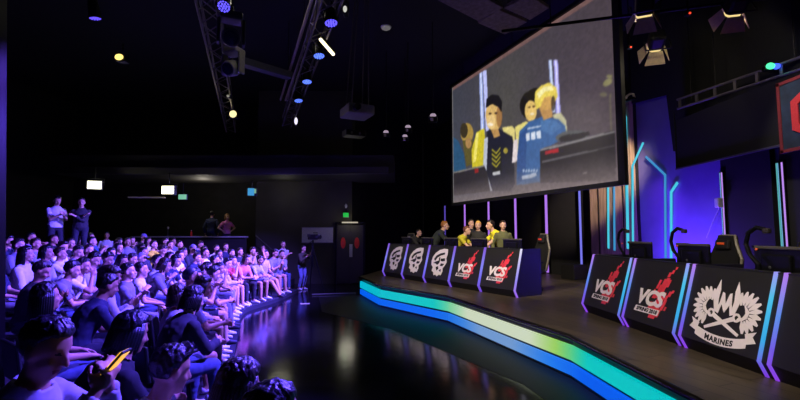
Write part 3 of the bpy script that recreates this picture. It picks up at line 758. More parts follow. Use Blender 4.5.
# ------------------------------------------------------------------ desks: sloping logo front, side panels, low table top, LED edge strips
DH, KZ, LEAN = 1.0, .15, .24
strip_r = glow_ramp('desk_led_cyan', [(0, (120, 50, 215)), (.12, (110, 90, 220)), (.35, (50, 165, 225)), (.75, (70, 190, 230)), (1, (150, 150, 240))], 1.0)
strip_r2 = glow_ramp('desk_led_violet', [(0, (140, 60, 225)), (.3, (110, 90, 225)), (.6, (90, 140, 230)), (1, (175, 120, 235))], 1.0)
strip_l = glow_ramp('desk_led_lilac', [(0, (112, 66, 205)), (.3, (112, 100, 235)), (.6, (130, 130, 240)), (1, (128, 88, 215))], 1.0)
panel_m = mat('desk_front_black', (27, 26, 23), .5, var=.12, scale=6)
side_m = mat('desk_side_navy', (22, 20, 34), .45, var=.1)
DD = .875
def desk(label, p, rz, w, logo, H, strips, group):
    """strips: list of (x, width, material)"""
    t = thing('player_desk', label, 'desk', (p.x, p.y, STAGE), rz, group)
    th = math.atan2(H-KZ, LEAN); Ls = math.hypot(H-KZ, LEAN)
    Mx = Matrix(((0, 0, 1, 0), (1, 0, 0, 0), (0, 1, 0, 0), (0, 0, 0, 1)))     # polygon (depth, height), raised along x
    fr = [(0.0, KZ), (LEAN, H), (LEAN+.035, H), (.035, KZ), (.11, .02), (.075, .02)]
    fp = MB().prism([(0, KZ), (LEAN, H), (LEAN+.03, H), (.03, KZ)], .035, w-.002, Mx).build('front_panel', panel_m, t)
    MB().prism([(.0, KZ), (.03, KZ), (.11, .0), (.08, .0)], .035, w-.002, Mx).build('kick_panel', BLACK, t)
    prof = [(.004, KZ), (LEAN, H+.004), (DD, H+.004-.0), (DD, 0), (.085, 0)]
    for x_ in (0, w-.03):
        MB().prism(prof, x_, x_+.03, Mx).build('side_panel', side_m, t)
    MB().bbox((w/2, .58, .74), (w-.06, .58, .03), .006).build('table_top', BLACK, t)
    MB().bbox((w/2, LEAN+.03, H-.005), (w-.06, .07, .025), .006).build('top_cap', BLACK, t)
    for x_, sw, m_ in strips:
        MB().prism([(-.02, KZ), (LEAN-.018, H+.01), (LEAN+.02, H+.01), (.02, KZ), (.10, .0), (.06, .0)], x_-sw/2, x_+sw/2, Mx).build('led_strip', m_, t)
    if logo:
        hold = {'vcs': lambda: add_logo_vcs(t, Ls), 'beast': lambda: add_logo_beast(t), 'marines': lambda: add_logo_marines(t)}[logo]()
        k = .50; n = Vector((0, -math.sin(th), math.cos(th)))
        hold.location = Vector((w/2+(.03 if logo == 'vcs' else 0), LEAN*k, KZ+(H-KZ)*k))+n*.004
        hold.rotation_euler = (th, 0, 0)
        sc = {'vcs': (1.12, 1.05), 'beast': (1.22, 1.03), 'marines': (1.12, 1.12)}[logo]; hold.scale = (sc[0], sc[1], 1)
    return t
LP0, LP1 = at(383, 276, z=.6), at(514.7, 298, z=.6); LP0.z = LP1.z = 0
LD = (LP1-LP0); lw = LD.length/5; LD.normalize(); lrz = math.atan2(LD.y, LD.x)
LN = Vector((-LD.y, LD.x, 0))
ll = ['black desk at the far end of the long row, white beast head emblem',
      'black desk with white beast head emblem, second along from the far end',
      'black desk with white beast head emblem beside a red and white lettered desk',
      'black desk with red and white VCS lettering beside the beast head desks',
      'black desk with red and white VCS lettering closing the near end of the long row']
for i in range(5):
    st = [(0.0, .06, strip_l)]
    if i == 4: st.append((lw, .03, glow_ramp('desk_led_white', [(0, (150, 90, 225)), (.4, (150, 140, 240)), (1, (225, 220, 240))], 1.0)))
    desk(ll[i], LP0+LD*lw*i, lrz, lw, 'beast' if i < 3 else 'vcs', 1.03, st, 'long row of desks at the back of the stage')
RP0, RP1 = at(583, 312, z=.6), at(768, 380, z=.6); RP0.z = RP1.z = 0
RD = (RP1-RP0); rw = RD.length/3; RD.normalize(); rrz = math.atan2(RD.y, RD.x)
RN = Vector((-RD.y, RD.x, 0))
rl = ['near row desk with red and white VCS lettering and a single violet edge strip',
      'near row desk with red and white VCS lettering between two double LED strips',
      'large near row desk with white winged emblem and MARINES ribbon',
      'black desk end at the right picture edge beyond the winged emblem desk']
for i in range(4):
    st = [(rw-.075, .030, strip_r), (rw+.03, .030, strip_r2)]
    if i == 0: st.append((0.0, .03, strip_r2))
    if i == 3: st = []
    desk(rl[i], RP0+RD*rw*i, rrz, rw, ['vcs', 'vcs', 'marines', None][i], 1.0, st, 'near row of desks at the stage front')

# ------------------------------------------------------------------ desk equipment and chairs
def lerp3(P, D, N, x, y, z): v = P+D*x+N*y; return Vector((v.x, v.y, STAGE+z))
edge_m = mat('monitor_edge', (74, 70, 60), .45)
def monitor(label, loc, rz, group, w=.56, top_=1.24):
    """seen from behind: slab with a lighter top edge, boss, stand"""
    t = thing('monitor', label, 'monitor', loc, rz, group)
    h = .36; zc = .30
    MB().bbox((0, 0, zc), (w, .035, h), .012).bbox((0, -.03, zc), (w*.6, .05, h*.62), .02).build('case', BLACKM, t)
    MB().bbox((0, -.012, zc+h/2), (w+.01, .05, .035), .01).build('top_edge', edge_m, t)
    MB().bbox((0, .019, zc), (w-.03, .006, h-.03), .003).build('screen', glow('monitor_glow', (60, 70, 90), .5), t)
    MB().cap((0, -.03, .01), (0, -.03, .24), .025, .02).build('stand', BLACKM, t)
    MB().bbox((0, -.02, .008), (.28, .2, .016), .006).build('foot', BLACKM, t)
    MB().ell((-w*.10, -.058, zc-.03), (.018, .006, .018)).build('badge', GREYM, t)
    return t
def hook(label, loc, rz, group):
    """curved neck with a small head, clamped at the desk edge"""
    t = thing('gooseneck_camera', label, 'camera', loc, rz, group)
    pts = [(0, 0, 0), (0, 0, .30), (-.10, 0, .40), (-.14, 0, .52), (-.10, 0, .64), (0, 0, .70), (.12, 0, .67)]
    fine = []
    for i in range(len(pts)-1):
        for q in (0, .5): fine.append(Vector(pts[i]).lerp(Vector(pts[i+1]), q))
    fine.append(Vector(pts[-1]))
    MB().tube(fine, .022).build('neck', BLACKM, t)
    MB().bbox((.12, 0, .66), (.07, .05, .055), .012).build('camera_head', mat('cam_head', (46, 42, 40), .4), t)
    MB().bbox((0, 0, .02), (.07, .07, .05), .01).build('clamp', BLACKM, t)
    MB().ell((.02, -.035, .46), (.016, .012, .016)).build('red_knob', mat('knob_red', (210, 90, 50), .5), t)
    return t
def gaming_chair(label, loc, rz, group, accent=(225, 90, 40)):
    t = thing('gaming_chair', label, 'chair', loc, rz, group)
    blk = mat('chair_leather', (24, 23, 24), .45); gr = mat('chair_grey', (112, 104, 92), .5)
    MB().bbox((0, 0, .48), (.50, .50, .11), .04).build('seat', blk, t)
    bk = [(-.20, 0), (-.25, .25), (-.27, .52), (-.16, .74), (-.13, .86), (.13, .86), (.16, .74), (.27, .52), (.25, .25), (.20, 0)]
    Mb = Matrix.Translation((0, .22, .50)) @ Matrix.Rotation(math.radians(-8), 4, 'X') @ Matrix(((1, 0, 0, 0), (0, 0, 1, 0), (0, 1, 0, 0), (0, 0, 0, 1)))
    b_ = MB().prism(bk, 0, .09, Mb).build('backrest', blk, t)
    e = MB(); q = [Mb@Vector((x*1.01, y, .045)) for x, y in bk]; e.tube(q, .024, 8); e.build('edge_piping', gr, b_)
    MB().bbox((Mb@Vector((0, .72, -.025))), (.26, .06, .15), .03, rotm(-8, 'X')).build('head_cushion', blk, b_)
    o = MB().bbox((Mb@Vector((0, .73, -.062))), (.13, .012, .035), .004, rotm(-8, 'X')).build('badge', mat('badge_%d' % accent[0], accent, .5), b_)
    for s_ in (-1, 1):
        a = MB().bbox((s_*.30, -.02, .70), (.07, .28, .035), .012).cap((s_*.30, .02, .5), (s_*.30, .02, .69), .02).build('armrest', BLACKM, t)
    MB().cap((0, 0, .1), (0, 0, .43), .028).build('gas_column', BLACKM, t)
    for k in range(5):
        a = 2*PI*k/5+.3
        l = MB().cap((0, 0, .11), (.28*math.cos(a), .28*math.sin(a), .075), .028, .018).build('base_leg', BLACKM, t)
        MB().ell((.28*math.cos(a), .28*math.sin(a), .032), (.032, .02, .032)).build('caster', BLACK, l)
    return t
def chair_at(px, N_):
    p0 = RP0+RN*N_; q = on_plane(px, 240, (p0.x, p0.y), (RD.x, RD.y)); return Vector((q.x, q.y, STAGE))
g = 'monitors on the near row of desks'
for i, (x, lb) in enumerate(((.34, 'black monitor back above the first VCS desk, in front of the violet wall edge'), (.42, 'black monitor back above the second VCS desk, below the orange badged chair'), (.55, 'black monitor back above the winged emblem desk'))):
    q = chair_at((640, 693, 778)[i], .55); q.z = STAGE+.755; monitor(lb, q, rrz, g)
g = 'gooseneck cameras on the near row of desks'
for i, (x, lb) in enumerate(((.10, 'curved gooseneck camera in front of the timber panel'), (.10, 'curved gooseneck camera in front of the violet wall'), (.22, 'curved gooseneck camera in front of the black wall panel'))):
    q = chair_at((623, 678, 757)[i], .42); q.z = STAGE+.755; hook(lb, q, rrz, g)
g = 'gaming chairs behind the near row of desks'
def chair_at(px, N_):
    p0 = RP0+RN*N_; q = on_plane(px, 240, (p0.x, p0.y), (RD.x, RD.y)); return Vector((q.x, q.y, STAGE))
gaming_chair('black gaming chair with orange badge in front of the violet wall', chair_at(704, 1.25), rrz+.0, g)
gaming_chair('black gaming chair with orange badge in front of the double light bar', chair_at(783, 1.2), rrz-.1, g)
gaming_chair('black gaming chair cut by the right picture edge', chair_at(814, 1.25), rrz+.1, g)
g = 'monitors on the long row of desks'
ml = ['black monitor back above the farthest beast head desk', 'black monitor back between the crouching and the dark jacketed player', 'black monitor back above the beast head desk beside the lettered desks', 'black monitor back in front of the huddle of players in yellow', 'black monitor back above the last VCS desk of the long row']
for i in range(5): monitor(ml[i], lerp3(LP0, LD, LN, lw*(i+.5), .56, .755), lrz, g)
gaming_chair('black gaming chair with white and red badge at the near end of the long row', lerp3(LP0, LD, LN, lw*4.55, 1.12, 0), lrz-.3, 'gaming chairs behind the long row of desks', (220, 60, 50))
gaming_chair('black gaming chair beside the crouching player at the far end of the long row', lerp3(LP0, LD, LN, -lw*.55, 1.2, 0), lrz+.2, 'gaming chairs behind the long row of desks', (230, 225, 225))
bxs = MB().bbox((0, 0, .22), (.55, .5, .44), .02); o = bxs.build('flight_case', mat('case_black', (24, 22, 22), .5), loc=on_plane(578, 268, (CORNER.x-1.0, CORNER.y-.3), (DS.x, DS.y))*1, rot=(0, 0, rz))
q = at(574, 279, z=STAGE); o.location = (q.x, q.y, STAGE)
o2 = tag(o, 'low black equipment case on the stage floor between the two desk rows', 'case')

# ------------------------------------------------------------------ the hanging screen
s0 = at(620, 181, Y=8.5); s1 = Vector((1.86, 14.98, s0.z)); sd = (s1-s0); sd.z = 0; SW = sd.length; sd.normalize()
# picture width runs from the far (left) edge to the near (right) edge
org = Vector((s1.x, s1.y, 0)); sdir = -sd; Z0, Z1 = 3.03, 7.13
scr = thing('projection_screen', 'large hanging screen showing laughing players around a blue shirted one', 'screen', (org.x, org.y, Z0), math.atan2(sdir.y, sdir.x))
SHH = Z1-Z0
MB().box((SW/2, .05, SHH/2), (SW+.24, .06, SHH+.2)).build('backing', BLACK, scr)
MB().box((SW+.08, 0, SHH/2), (.16, .1, SHH+.2)).box((SW/2, 0, -.06), (SW+.24, .1, .09)).box((-.03, 0, SHH/2), (.06, .1, SHH+.2)).box((SW/2, 0, SHH+.06), (SW+.24, .1, .09)).build('frame', BLACK, scr)
for q in (.1, .5, .9): MB().cap((SW*q, .05, SHH+.05), (SW*q, .05, CEIL-Z0), .012).build('cable', BLACKM, scr)
NX, NZ = 400, 240
gx, gz = np.meshgrid(np.linspace(0, SW, NX), np.linspace(0, SHH, NZ))
wx = org.x+sdir.x*gx; wy = org.y+sdir.y*gx; wz = Z0+gz
cp, sp_ = math.cos(PITCH), math.sin(PITCH)
dz_ = wz-2.0
depth = wy*cp+dz_*sp_; upc = -wy*sp_+dz_*cp
PX = 400+F*wx/depth; PY = 200-F*upc/depth
cX = (PX-440)*2.667; cY = (PY-60)*2.667                                 # sheet on which the picture's shapes were measured
img = np.zeros((NZ, NX, 3))
U = gx/SW; V = gz/SHH
def rgbf(c): return np.array(c, float)
base = rgbf((74, 76, 88))*(1-U[..., None])+rgbf((88, 76, 84))*U[..., None]
base = base*(.82+.18*(1-V[..., None]))
img[:] = base
gl = np.exp(-(((U-.45)/.18)**2+((V-.62)/.5)**2))[..., None]; img += gl*(rgbf((84, 82, 70))-img)*.55
def inside(poly):
    poly = np.array(poly, float); r = np.zeros(cX.shape, bool); n = len(poly)
    for i in range(n):
        x1, y1 = poly[i]; x2, y2 = poly[(i+1) % n]
        c = ((y1 > cY) != (y2 > cY)) & (cX < (x2-x1)*(cY-y1)/((y2-y1) if y2 != y1 else 1e-9)+x1)
        r ^= c
    return r
def blur(a, n=1):
    for _ in range(n):
        p = np.pad(a, 1, mode='edge'); a = (p[1:-1, 1:-1]*4+p[:-2, 1:-1]*2+p[2:, 1:-1]*2+p[1:-1, :-2]*2+p[1:-1, 2:]*2)/12
    return a
def fill(poly, col, a=1, soft=1):
    m_ = blur(inside(poly).astype(float), soft)[..., None]*a
    img[:] = img*(1-m_)+rgbf(col)*m_
def ellp(cx, cy, rx_, ry_, col, a=1, soft=1, rot=0):
    c, s = math.cos(rot), math.sin(rot); dx, dy = cX-cx, cY-cy
    m_ = blur(((((dx*c+dy*s)/rx_)**2+((-dx*s+dy*c)/ry_)**2) < 1).astype(float), soft)[..., None]*a
    img[:] = img*(1-m_)+rgbf(col)*m_
# light bars
fill([(104, 30), (113, 30), (120, 205), (109, 205)], (150, 165, 225)); fill([(114, 28), (124, 27), (131, 190), (122, 190)], (190, 195, 250)); fill([(107, 30), (110, 30), (115, 200), (112, 200)], (225, 232, 255))
fill([(289, 0), (298, 0), (308, 140), (299, 140)], (150, 165, 215)); fill([(303, 0), (314, 0), (322, 150), (310, 150)], (170, 165, 245)); fill([(292, 0), (296, 0), (305, 140), (302, 140)], (225, 235, 255)); fill([(307, 0), (311, 0), (318, 150), (314, 150)], (225, 220, 255))
# far left pair
fill([(35, 205), (48, 215), (64, 250), (70, 300), (60, 330), (36, 330)], (44, 82, 116)); ellp(72, 195, 17, 27, (168, 138, 66)); ellp(64, 188, 10, 20, (58, 50, 34)); fill([(60, 215), (88, 212), (92, 275), (70, 285)], (92, 84, 44)); ellp(76, 222, 8, 14, (170, 130, 80))
# man with yellow sleeves, laughing
fill([(98, 192), (118, 182), (124, 250), (116, 300), (86, 292), (84, 240)], (206, 190, 44)); fill([(96, 196), (104, 192), (96, 270), (88, 275)], (240, 226, 110))
fill([(166, 180), (192, 176), (200, 185), (200, 220), (176, 215)], (225, 210, 130))
fill([(126, 190), (146, 176), (168, 190), (194, 205), (200, 330), (188, 350), (120, 350), (116, 290), (122, 240)], (34, 34, 46))
fill([(118, 210), (128, 205), (124, 300), (140, 350), (126, 348), (114, 300)], (185, 190, 205)); fill([(138, 232), (150, 250), (162, 232), (164, 300), (140, 300)], (28, 28, 30))
for k in range(4): fill([(138, 236+k*12), (150, 246+k*12), (161, 232+k*12), (161, 237+k*12), (150, 252+k*12), (138, 241+k*12)], (200, 186, 50), .8)
ellp(175, 242, 6, 8, (190, 170, 60), .8)
fill([(140, 300), (160, 296), (161, 304), (141, 308)], (190, 190, 195))
ellp(143, 150, 21, 40, (214, 176, 106), rot=-.06); ellp(136, 165, 12, 20, (238, 204, 140), .7); ellp(158, 150, 8, 30, (150, 104, 60), .8)
fill([(122, 128), (124, 104), (138, 92), (156, 94), (166, 112), (164, 140), (156, 126), (140, 118), (128, 124)], (26, 24, 26)); ellp(134, 172, 8, 4, (250, 240, 225), .9); ellp(134, 143, 4, 2.5, (60, 40, 30)); ellp(149, 142, 4, 2.5, (60, 40, 30)); fill([(136, 186), (156, 184), (160, 202), (144, 208)], (184, 140, 84))
# man behind
fill([(200, 178), (228, 164), (244, 168), (232, 220), (206, 250)], (222, 208, 120)); fill([(196, 215), (208, 210), (206, 270), (192, 275)], (226, 212, 214))
ellp(236, 122, 23, 34, (30, 27, 22)); ellp(242, 136, 16, 28, (226, 190, 110)); fill([(222, 92), (250, 74), (276, 76), (262, 100), (236, 108)], (36, 32, 24)); ellp(246, 144, 6, 3, (246, 236, 216), .8); ellp(238, 126, 4, 2, (50, 34, 22)); ellp(250, 124, 4, 2, (50, 34, 22))
# third man: blond, blue shirt
fill([(300, 146), (322, 140), (336, 160), (340, 195), (322, 200)], (190, 186, 150))
fill([(212, 190), (238, 164), (276, 150), (316, 158), (334, 176), (338, 205), (300, 226), (272, 236), (268, 326), (204, 334), (206, 262)], (58, 96, 150))
fill([(212, 200), (232, 180), (228, 320), (206, 330), (206, 262)], (46, 78, 134)); fill([(268, 160), (306, 160), (326, 178), (296, 200), (270, 186)], (78, 120, 172), .7)
fill([(264, 128), (298, 120), (300, 152), (276, 160)], (186, 140, 84)); ellp(284, 100, 26, 34, (206, 160, 90), rot=.2)
fill([(252, 110), (254, 84), (270, 68), (292, 60), (310, 74), (314, 96), (306, 110), (296, 96), (278, 100), (268, 124), (258, 132)], (232, 208, 92)); fill([(258, 90), (276, 72), (298, 68), (304, 80), (280, 84), (264, 104)], (250, 240, 170)); ellp(302, 116, 6, 20, (60, 48, 40), .8)
fill([(229, 196), (268, 188), (270, 208), (230, 216)], (218, 224, 236), .95); fill([(239, 192), (242, 192), (243, 216), (240, 216)], (58, 96, 150)); fill([(254, 190), (257, 190), (258, 214), (255, 214)], (58, 96, 150)); fill([(233, 181), (270, 174), (270, 178), (233, 186)], (176, 190, 214))
for k in range(6): fill([(220+k*7, 292+(k % 2)*4), (225+k*7, 290), (226+k*7, 297), (221+k*7, 300)], (190, 206, 232), .8)
fill([(218, 310), (256, 300), (258, 308), (246, 314), (219, 319)], (196, 208, 230), .9)
# monitors in front
fill([(36, 300), (80, 292), (118, 282), (126, 300), (134, 348), (116, 352), (37, 362)], (46, 42, 46)); fill([(92, 291), (102, 289), (103, 300), (93, 302)], (150, 40, 40)); fill([(37, 298), (118, 280), (118, 284), (37, 303)], (120, 116, 112))
ellp(352, 204, 44, 16, (86, 88, 92), rot=-.12); ellp(352, 207, 36, 10, (44, 42, 48), rot=-.12); fill([(320, 208), (396, 190), (400, 200), (322, 220)], (36, 32, 40))
fill([(267, 240), (330, 226), (466, 186), (470, 322), (267, 328)], (36, 32, 38)); fill([(267, 238), (466, 188), (466, 194), (267, 244)], (132, 128, 130)); fill([(272, 270), (466, 226), (466, 230), (272, 275)], (94, 90, 96)); fill([(280, 243), (316, 235), (317, 245), (281, 253)], (176, 32, 44)); ellp(284, 248, 4, 4, (150, 40, 50)); fill([(380, 300), (392, 298), (392, 302), (380, 304)], (110, 104, 110))
# glints at the right
ellp(447, 60, 14, 8, (150, 146, 96), .8, rot=-.6); ellp(452, 44, 8, 5, (140, 136, 90), .8); ellp(436, 92, 10, 6, (120, 116, 84), .6); fill([(452, 90), (456, 90), (458, 190), (454, 190)], (112, 106, 84), .8)
# lower haze of the projected picture
hz_ = np.clip((.16-V)/.16, 0, 1)[..., None]; img += hz_*(rgbf((132, 118, 118))-img)*.8
# top border strip and left edge, their lit tones painted into the emission
tb = (V > .972)[..., None]; img[:] = np.where(tb, rgbf((112, 84, 82)), img); le = (U < .006)[..., None]; img[:] = np.where(le, rgbf((120, 116, 116)), img)
img = blur(np.stack([blur(img[..., c_], 1) for c_ in range(3)], -1)[..., 0], 0)[..., None]*0+np.stack([blur(img[..., c_], 2) for c_ in range(3)], -1)
nz = np.random.rand(NZ//4+2, NX//4+2); nz = np.kron(nz, np.ones((4, 4)))[:NZ, :NX]; nz = blur(nz, 3)*.6+blur(np.random.rand(NZ, NX), 1)*.4
img *= (.90+.20*nz)[..., None]
img = np.clip(img, 0, 255)
lin = np.where(img/255 <= .04045, img/255/12.92, ((img/255+.055)/1.055)**2.4)
me = bpy.data.meshes.new('picture'); vs = np.stack([gx, np.full_like(gx, .0), gz], -1).reshape(-1, 3)
ii = np.arange((NX)*(NZ)).reshape(NZ, NX); fc = np.stack([ii[:-1, :-1], ii[:-1, 1:], ii[1:, 1:], ii[1:, :-1]], -1).reshape(-1, 4)
me.from_pydata(vs.tolist(), [], fc.tolist()); at_ = me.color_attributes.new('Col', 'FLOAT_COLOR', 'POINT')
at_.data.foreach_set('color', np.concatenate([lin, np.ones((NZ, NX, 1))], -1).reshape(-1).astype(np.float32))
me.materials.append(glow_attr('projected_light', 1.0, .9)); o = bpy.data.objects.new('picture', me); COL.objects.link(o); o.parent = scr
# ------------------------------------------------------------------ ceiling rig
tm = mat('truss_metal', (96, 90, 82), .45, .6)
def truss(label, a, b, s=.28, n=None, m=tm):
    """box truss: four chords with zigzag bracing, on hanging rods"""
    a, b = Vector(a), Vector(b); d = (b-a); L = d.length; n = n or int(L/.45)
    t = thing('truss', label, 'truss', a, math.atan2(d.y, d.x))
    for y in (-s/2, s/2):
        for z in (-s/2, s/2): MB().cap((0, y, z), (L, y, z), .022, seg=8).build('chord', m, t)
    br = MB()
    for i in range(n):
        x0, x1 = L*i/n, L*(i+1)/n
        for y in (-s/2, s/2): br.cap((x0, y, -s/2 if i % 2 else s/2), (x1, y, s/2 if i % 2 else -s/2), .010, seg=6)
        for z in (-s/2, s/2): br.cap((x0, -s/2 if i % 2 else s/2, z), (x1, s/2 if i % 2 else -s/2, z), .010, seg=6)
    br.build('bracing', m, t)
    for q in (.1, .5, .9): MB().cap((L*q, 0, s/2), (L*q, 0, CEIL-a.z), .01, seg=6).build('rod', BLACKM, t)
    return t
def line(pa, pb, z): 
    A_, B2 = at(*pa, z=z), at(*pb, z=z); return A_, B2
a1, b1 = line((205, -14), (231, 128), 5.55); truss('dark lighting truss on the left with the bright round spotlight at its end', a1, b1)
a2, b2 = line((340, -30), (287, 122), 5.55); truss('long lighting truss carrying the row of violet LED lights', a2, b2)
a3, b3 = line((322, -18), (283, 100), 5.9)
t = thing('ceiling_pipe', 'pair of long thin ceiling pipes beside the violet lights', 'pipe', a3, math.atan2((b3-a3).y, (b3-a3).x))
for y in (-.07, .07): MB().cap((0, y, 0), ((b3-a3).length, y, 0), .03, seg=8).build('pipe', mat('pipe_tan', (160, 148, 116), .45, .2), t)
for q in (.2, .8): MB().cap(((b3-a3).length*q, 0, 0), ((b3-a3).length*q, 0, CEIL-5.9), .01, seg=6).build('rod', BLACKM, t)
pa, pb = at(243, 62, z=5.75), at(290, 76, z=5.75)
d = pb-pa
tag(MB().bbox((d.length/2, 0, 0), (d.length, .22, .16), .01).build('cross_beam', mat('beam_grey', (70, 70, 72), .6), loc=pa, rot=(0, 0, math.atan2(d.y, d.x))), 'grey cross beam joining the two lighting trusses', 'beam')
led_v = glow('par_violet', (92, 70, 255), 3.0); led_b = glow('par_blue', (90, 130, 255), 3.0)
def par(label, px, py, z, lens_rgb, to, r=.12, name='par_light', group='violet LED lights on the trusses', e=1.7):
    p = at(px, py, z=z); t = thing(name, label, 'stage light', p, group=group)
    d = (Vector(to)-p).normalized(); R = d.to_track_quat('Z', 'Y').to_matrix()
    mbb = MB().lathe([(r*.55, -.26), (r*.8, -.22), (r*.95, -.05), (r, 0), (r, .03), (r*.9, .03), (r*.88, .0), (.001, .0)], R=R); mbb.build('housing', BLACKM, t, smooth=False)
    ln = MB()
    for i in range(3):
        for k in range(1 if i == 0 else 6*i):
            a = 2*PI*k/max(1, 6*i); q = R@Vector((r*.38*i*math.cos(a), r*.38*i*math.sin(a), .012)); ln.ell(q, (r*.16, r*.16, r*.16), u=8, v=6)
    ln.build('led_cluster', glow('led_%d_%d_%d' % lens_rgb, lens_rgb, e), t)
    x = R@Vector((1, 0, 0))
    MB().tube([x*r*1.1, x*r*1.1+Vector((0, 0, .18)), -x*r*1.1+Vector((0, 0, .18)), -x*r*1.1], .012).build('yoke', BLACKM, t)
    MB().cap((0, 0, .18), (0, 0, .34), .02).build('clamp', BLACKM, t)
    return p
tc_ = (-1.5, 4.5, 1.4)
vio = (96, 84, 255)
par('violet LED light highest on the left truss', 224, 6, 5.35, vio, (-2, 3, 1.5), .10)
par('blue violet LED light beside the left picture corner', 95, 17, 5.35, (90, 70, 230), (-3, 8, -8), .09)
par('bright violet LED light, second from the top of the middle truss', 331, 22, 5.3, vio, (0, 5, -2), .11)
par('blue LED light beside the slim warm tube lamp', 319, 55, 5.3, (90, 120, 255), (-.5, 6, -3), .11)
par('small blue LED light below the slim warm tube lamp', 307, 81, 5.3, (90, 120, 255), (-1.0, 7, -5), .11)
par('faint blue LED light above the lowest white lamp', 298.5, 100, 5.3, (80, 110, 240), (-1.0, 8, -5), .11)
def small_lamp(label, px, py, z, rgb, size, e, rot=0, name='spot_lamp', yoke=True):
    p = at(px, py, z=z); t = thing(name, label, 'stage light', p, rotz=rot)
    MB().bbox((0, .1, 0), (size[0]*1.3, .16, size[1]*1.15), .02).build('housing', BLACKM, t)
    MB().ell((0, 0, 0), (size[0]/2, .03, size[1]/2)).build('lens', glow('lamp_%d_%d_%d' % rgb, rgb, e), t)
    MB().tube([(-size[0]*.75, .1, 0), (-size[0]*.75, .1, .16), (size[0]*.75, .1, .16), (size[0]*.75, .1, 0)], .01).build('yoke', BLACKM, t)
    MB().cap((0, .1, .16), (0, .1, .3), .018).build('clamp', BLACKM, t)
    return p
p_spot = small_lamp('bright round yellow white spotlight at the end of the left truss', 233, 114, 5.25, (255, 240, 170), (.20, .20), 1.3)
small_lamp('lowest white lamp at the end of the violet lights', 296, 121, 5.3, (210, 205, 225), (.10, .22), 1.5)
small_lamp('tiny white lamp at the top of the middle truss', 345, 9, 5.4, (200, 200, 190), (.06, .10), 1)
small_lamp('small white lamp hanging above the bright round spotlight', 228, 96, 5.3, (170, 165, 150), (.07, .06), .6)
small_lamp('warm lamp glowing beside the highest corner of the dark ceiling', 119, 57, 5.3, (235, 205, 110), (.16, .12), 2)
p = at(327, 47, z=5.3); t = thing('tube_lamp', 'slim warm white tube lamp between two blue LED lights', 'stage light', p, rot=(math.radians(62), 0, math.radians(-38)))
MB().cap((0, 0, -.17), (0, 0, .17), .03, round_=True).build('tube', glow('tube_warm', (255, 240, 190), 2.5), t)
MB().bbox((0, .05, 0), (.07, .04, .40), .01).build('housing', BLACKM, t)
# moving heads
def moving_head(label, px, py, z, rz, m_):
    p = at(px, py, z=z); t = thing('moving_head_light', label, 'stage light', p, rz)
    MB().bbox((0, 0, .30), (.34, .30, .12), .03).build('base', m_, t)
    for s_ in (-1, 1): MB().bbox((s_*.19, 0, .06), (.05, .16, .42), .02).build('yoke_arm', m_, t)
    h = MB().lathe([(.06, -.18), (.12, -.15), (.15, -.02), (.15, .12), (.13, .17), (.001, .17)], c=(0, 0, -.02), R=rotm(115, 'X')).build('head', m_, t, smooth=False)
    MB().lathe([(.11, 0), (.11, .012), (.001, .02)], c=Vector((0, 0, -.02))+rotm(115, 'X')@Vector((0, 0, .165)), R=rotm(115, 'X')).build('lens', mat('lens_dark', (40, 44, 60), .1), h)
    MB().cap((0, 0, .36), (0, 0, .5), .03).build('clamp', BLACKM, t)
mh = mat('fixture_grey', (128, 124, 116), .5)
moving_head('dark moving head light hanging on the left truss', 231, 36, 5.15, .4, mat('fixture_dark', (62, 60, 58), .45))
moving_head('pale grey moving head light hanging on the left truss', 233, 67, 5.15, -.3, mh)
# projector
p = at(357, 112, z=4.75); t = thing('projector', 'large olive grey projector hanging from slanting brackets', 'projector', p, .45)
pm = mat('projector_olive', (118, 116, 92), .5)
MB().bbox((0, 0, 0), (.62, .66, .22), .03).build('case', pm, t)
MB().lathe([(.08, 0), (.08, .12), (.065, .13), (.001, .10)], c=(-.14, -.33, 0), R=rotm(90, 'X')).build('lens', BLACKM, t)
vn = MB()
for i in range(5): vn.box((0.31, -.2+.1*i, 0), (.012, .05, .12))
vn.build('vent', BLACK, t)
MB().box((-.0, 0, .16), (.5, .04, .03)).box((0, 0, .13), (.04, .5, .03)).build('mount_plate', tm, t)
for x, y in ((-.2, -.2), (.2, -.2), (-.2, .2), (.2, .2)): MB().cap((x, y, .1), (x*.6+.1, y*.6, CEIL-4.75), .014, seg=6).build('hanger', tm, t)
# lower equipment shelf of the projector
p = at(354, 134, z=4.35); t = thing('hanging_speaker', 'small dark hanging box with two pale dots below the projector', 'speaker', p, .45)
MB().bbox((0, 0, 0), (.5, .35, .14), .02).build('case', BLACKM, t)
for x in (-.12, .08): MB().ell((x, -.18, -.01), (.025, .01, .03)).build('dot', mat('dot_white', (80, 80, 76), .5), t)
MB().cap((0, 0, .05), (0, 0, .36), .02).build('rod', BLACKM, t)
for lb, px, py, r_ in (('small white lit fixture, lowest of the four between projector and screen', 386, 135, .16), ('small white lit fixture with a warm lens beside its twin', 408, 130, .16), ('warm tilted lamp under the middle small fixtures', 405, 139, .2), ('small white lit fixture nearest to the big screen', 433, 119, .16)):
    q = at(px, py, z=5.0); t = thing('ceiling_spot', lb, 'stage light', q, group='small fixtures between projector and screen')
    MB().bbox((0, .08, 0), (.24, .2, .14), .02).build('housing', BLACKM, t)
    MB().lathe([(.08, 0), (.085, .02), (.06, .06)], c=(0, -.02, .07)).build('reflector', glow('ceil_spot_glow', (170, 150, 170), .9), t)
    MB().bbox((-.03, -.03, -.02), (.07, .02, .09), .01).build('bracket', mat('bracket_pale', (170, 160, 140), .5, emit=(120, 105, 80), estr=.25) if False else mat('bracket_pale', (190, 180, 160), .5), t)
    MB().cap((0, .08, .05), (0, .08, CEIL-5.0), .012).build('rod', BLACKM, t)
q = at(386, 28.5, z=CEIL-.05)
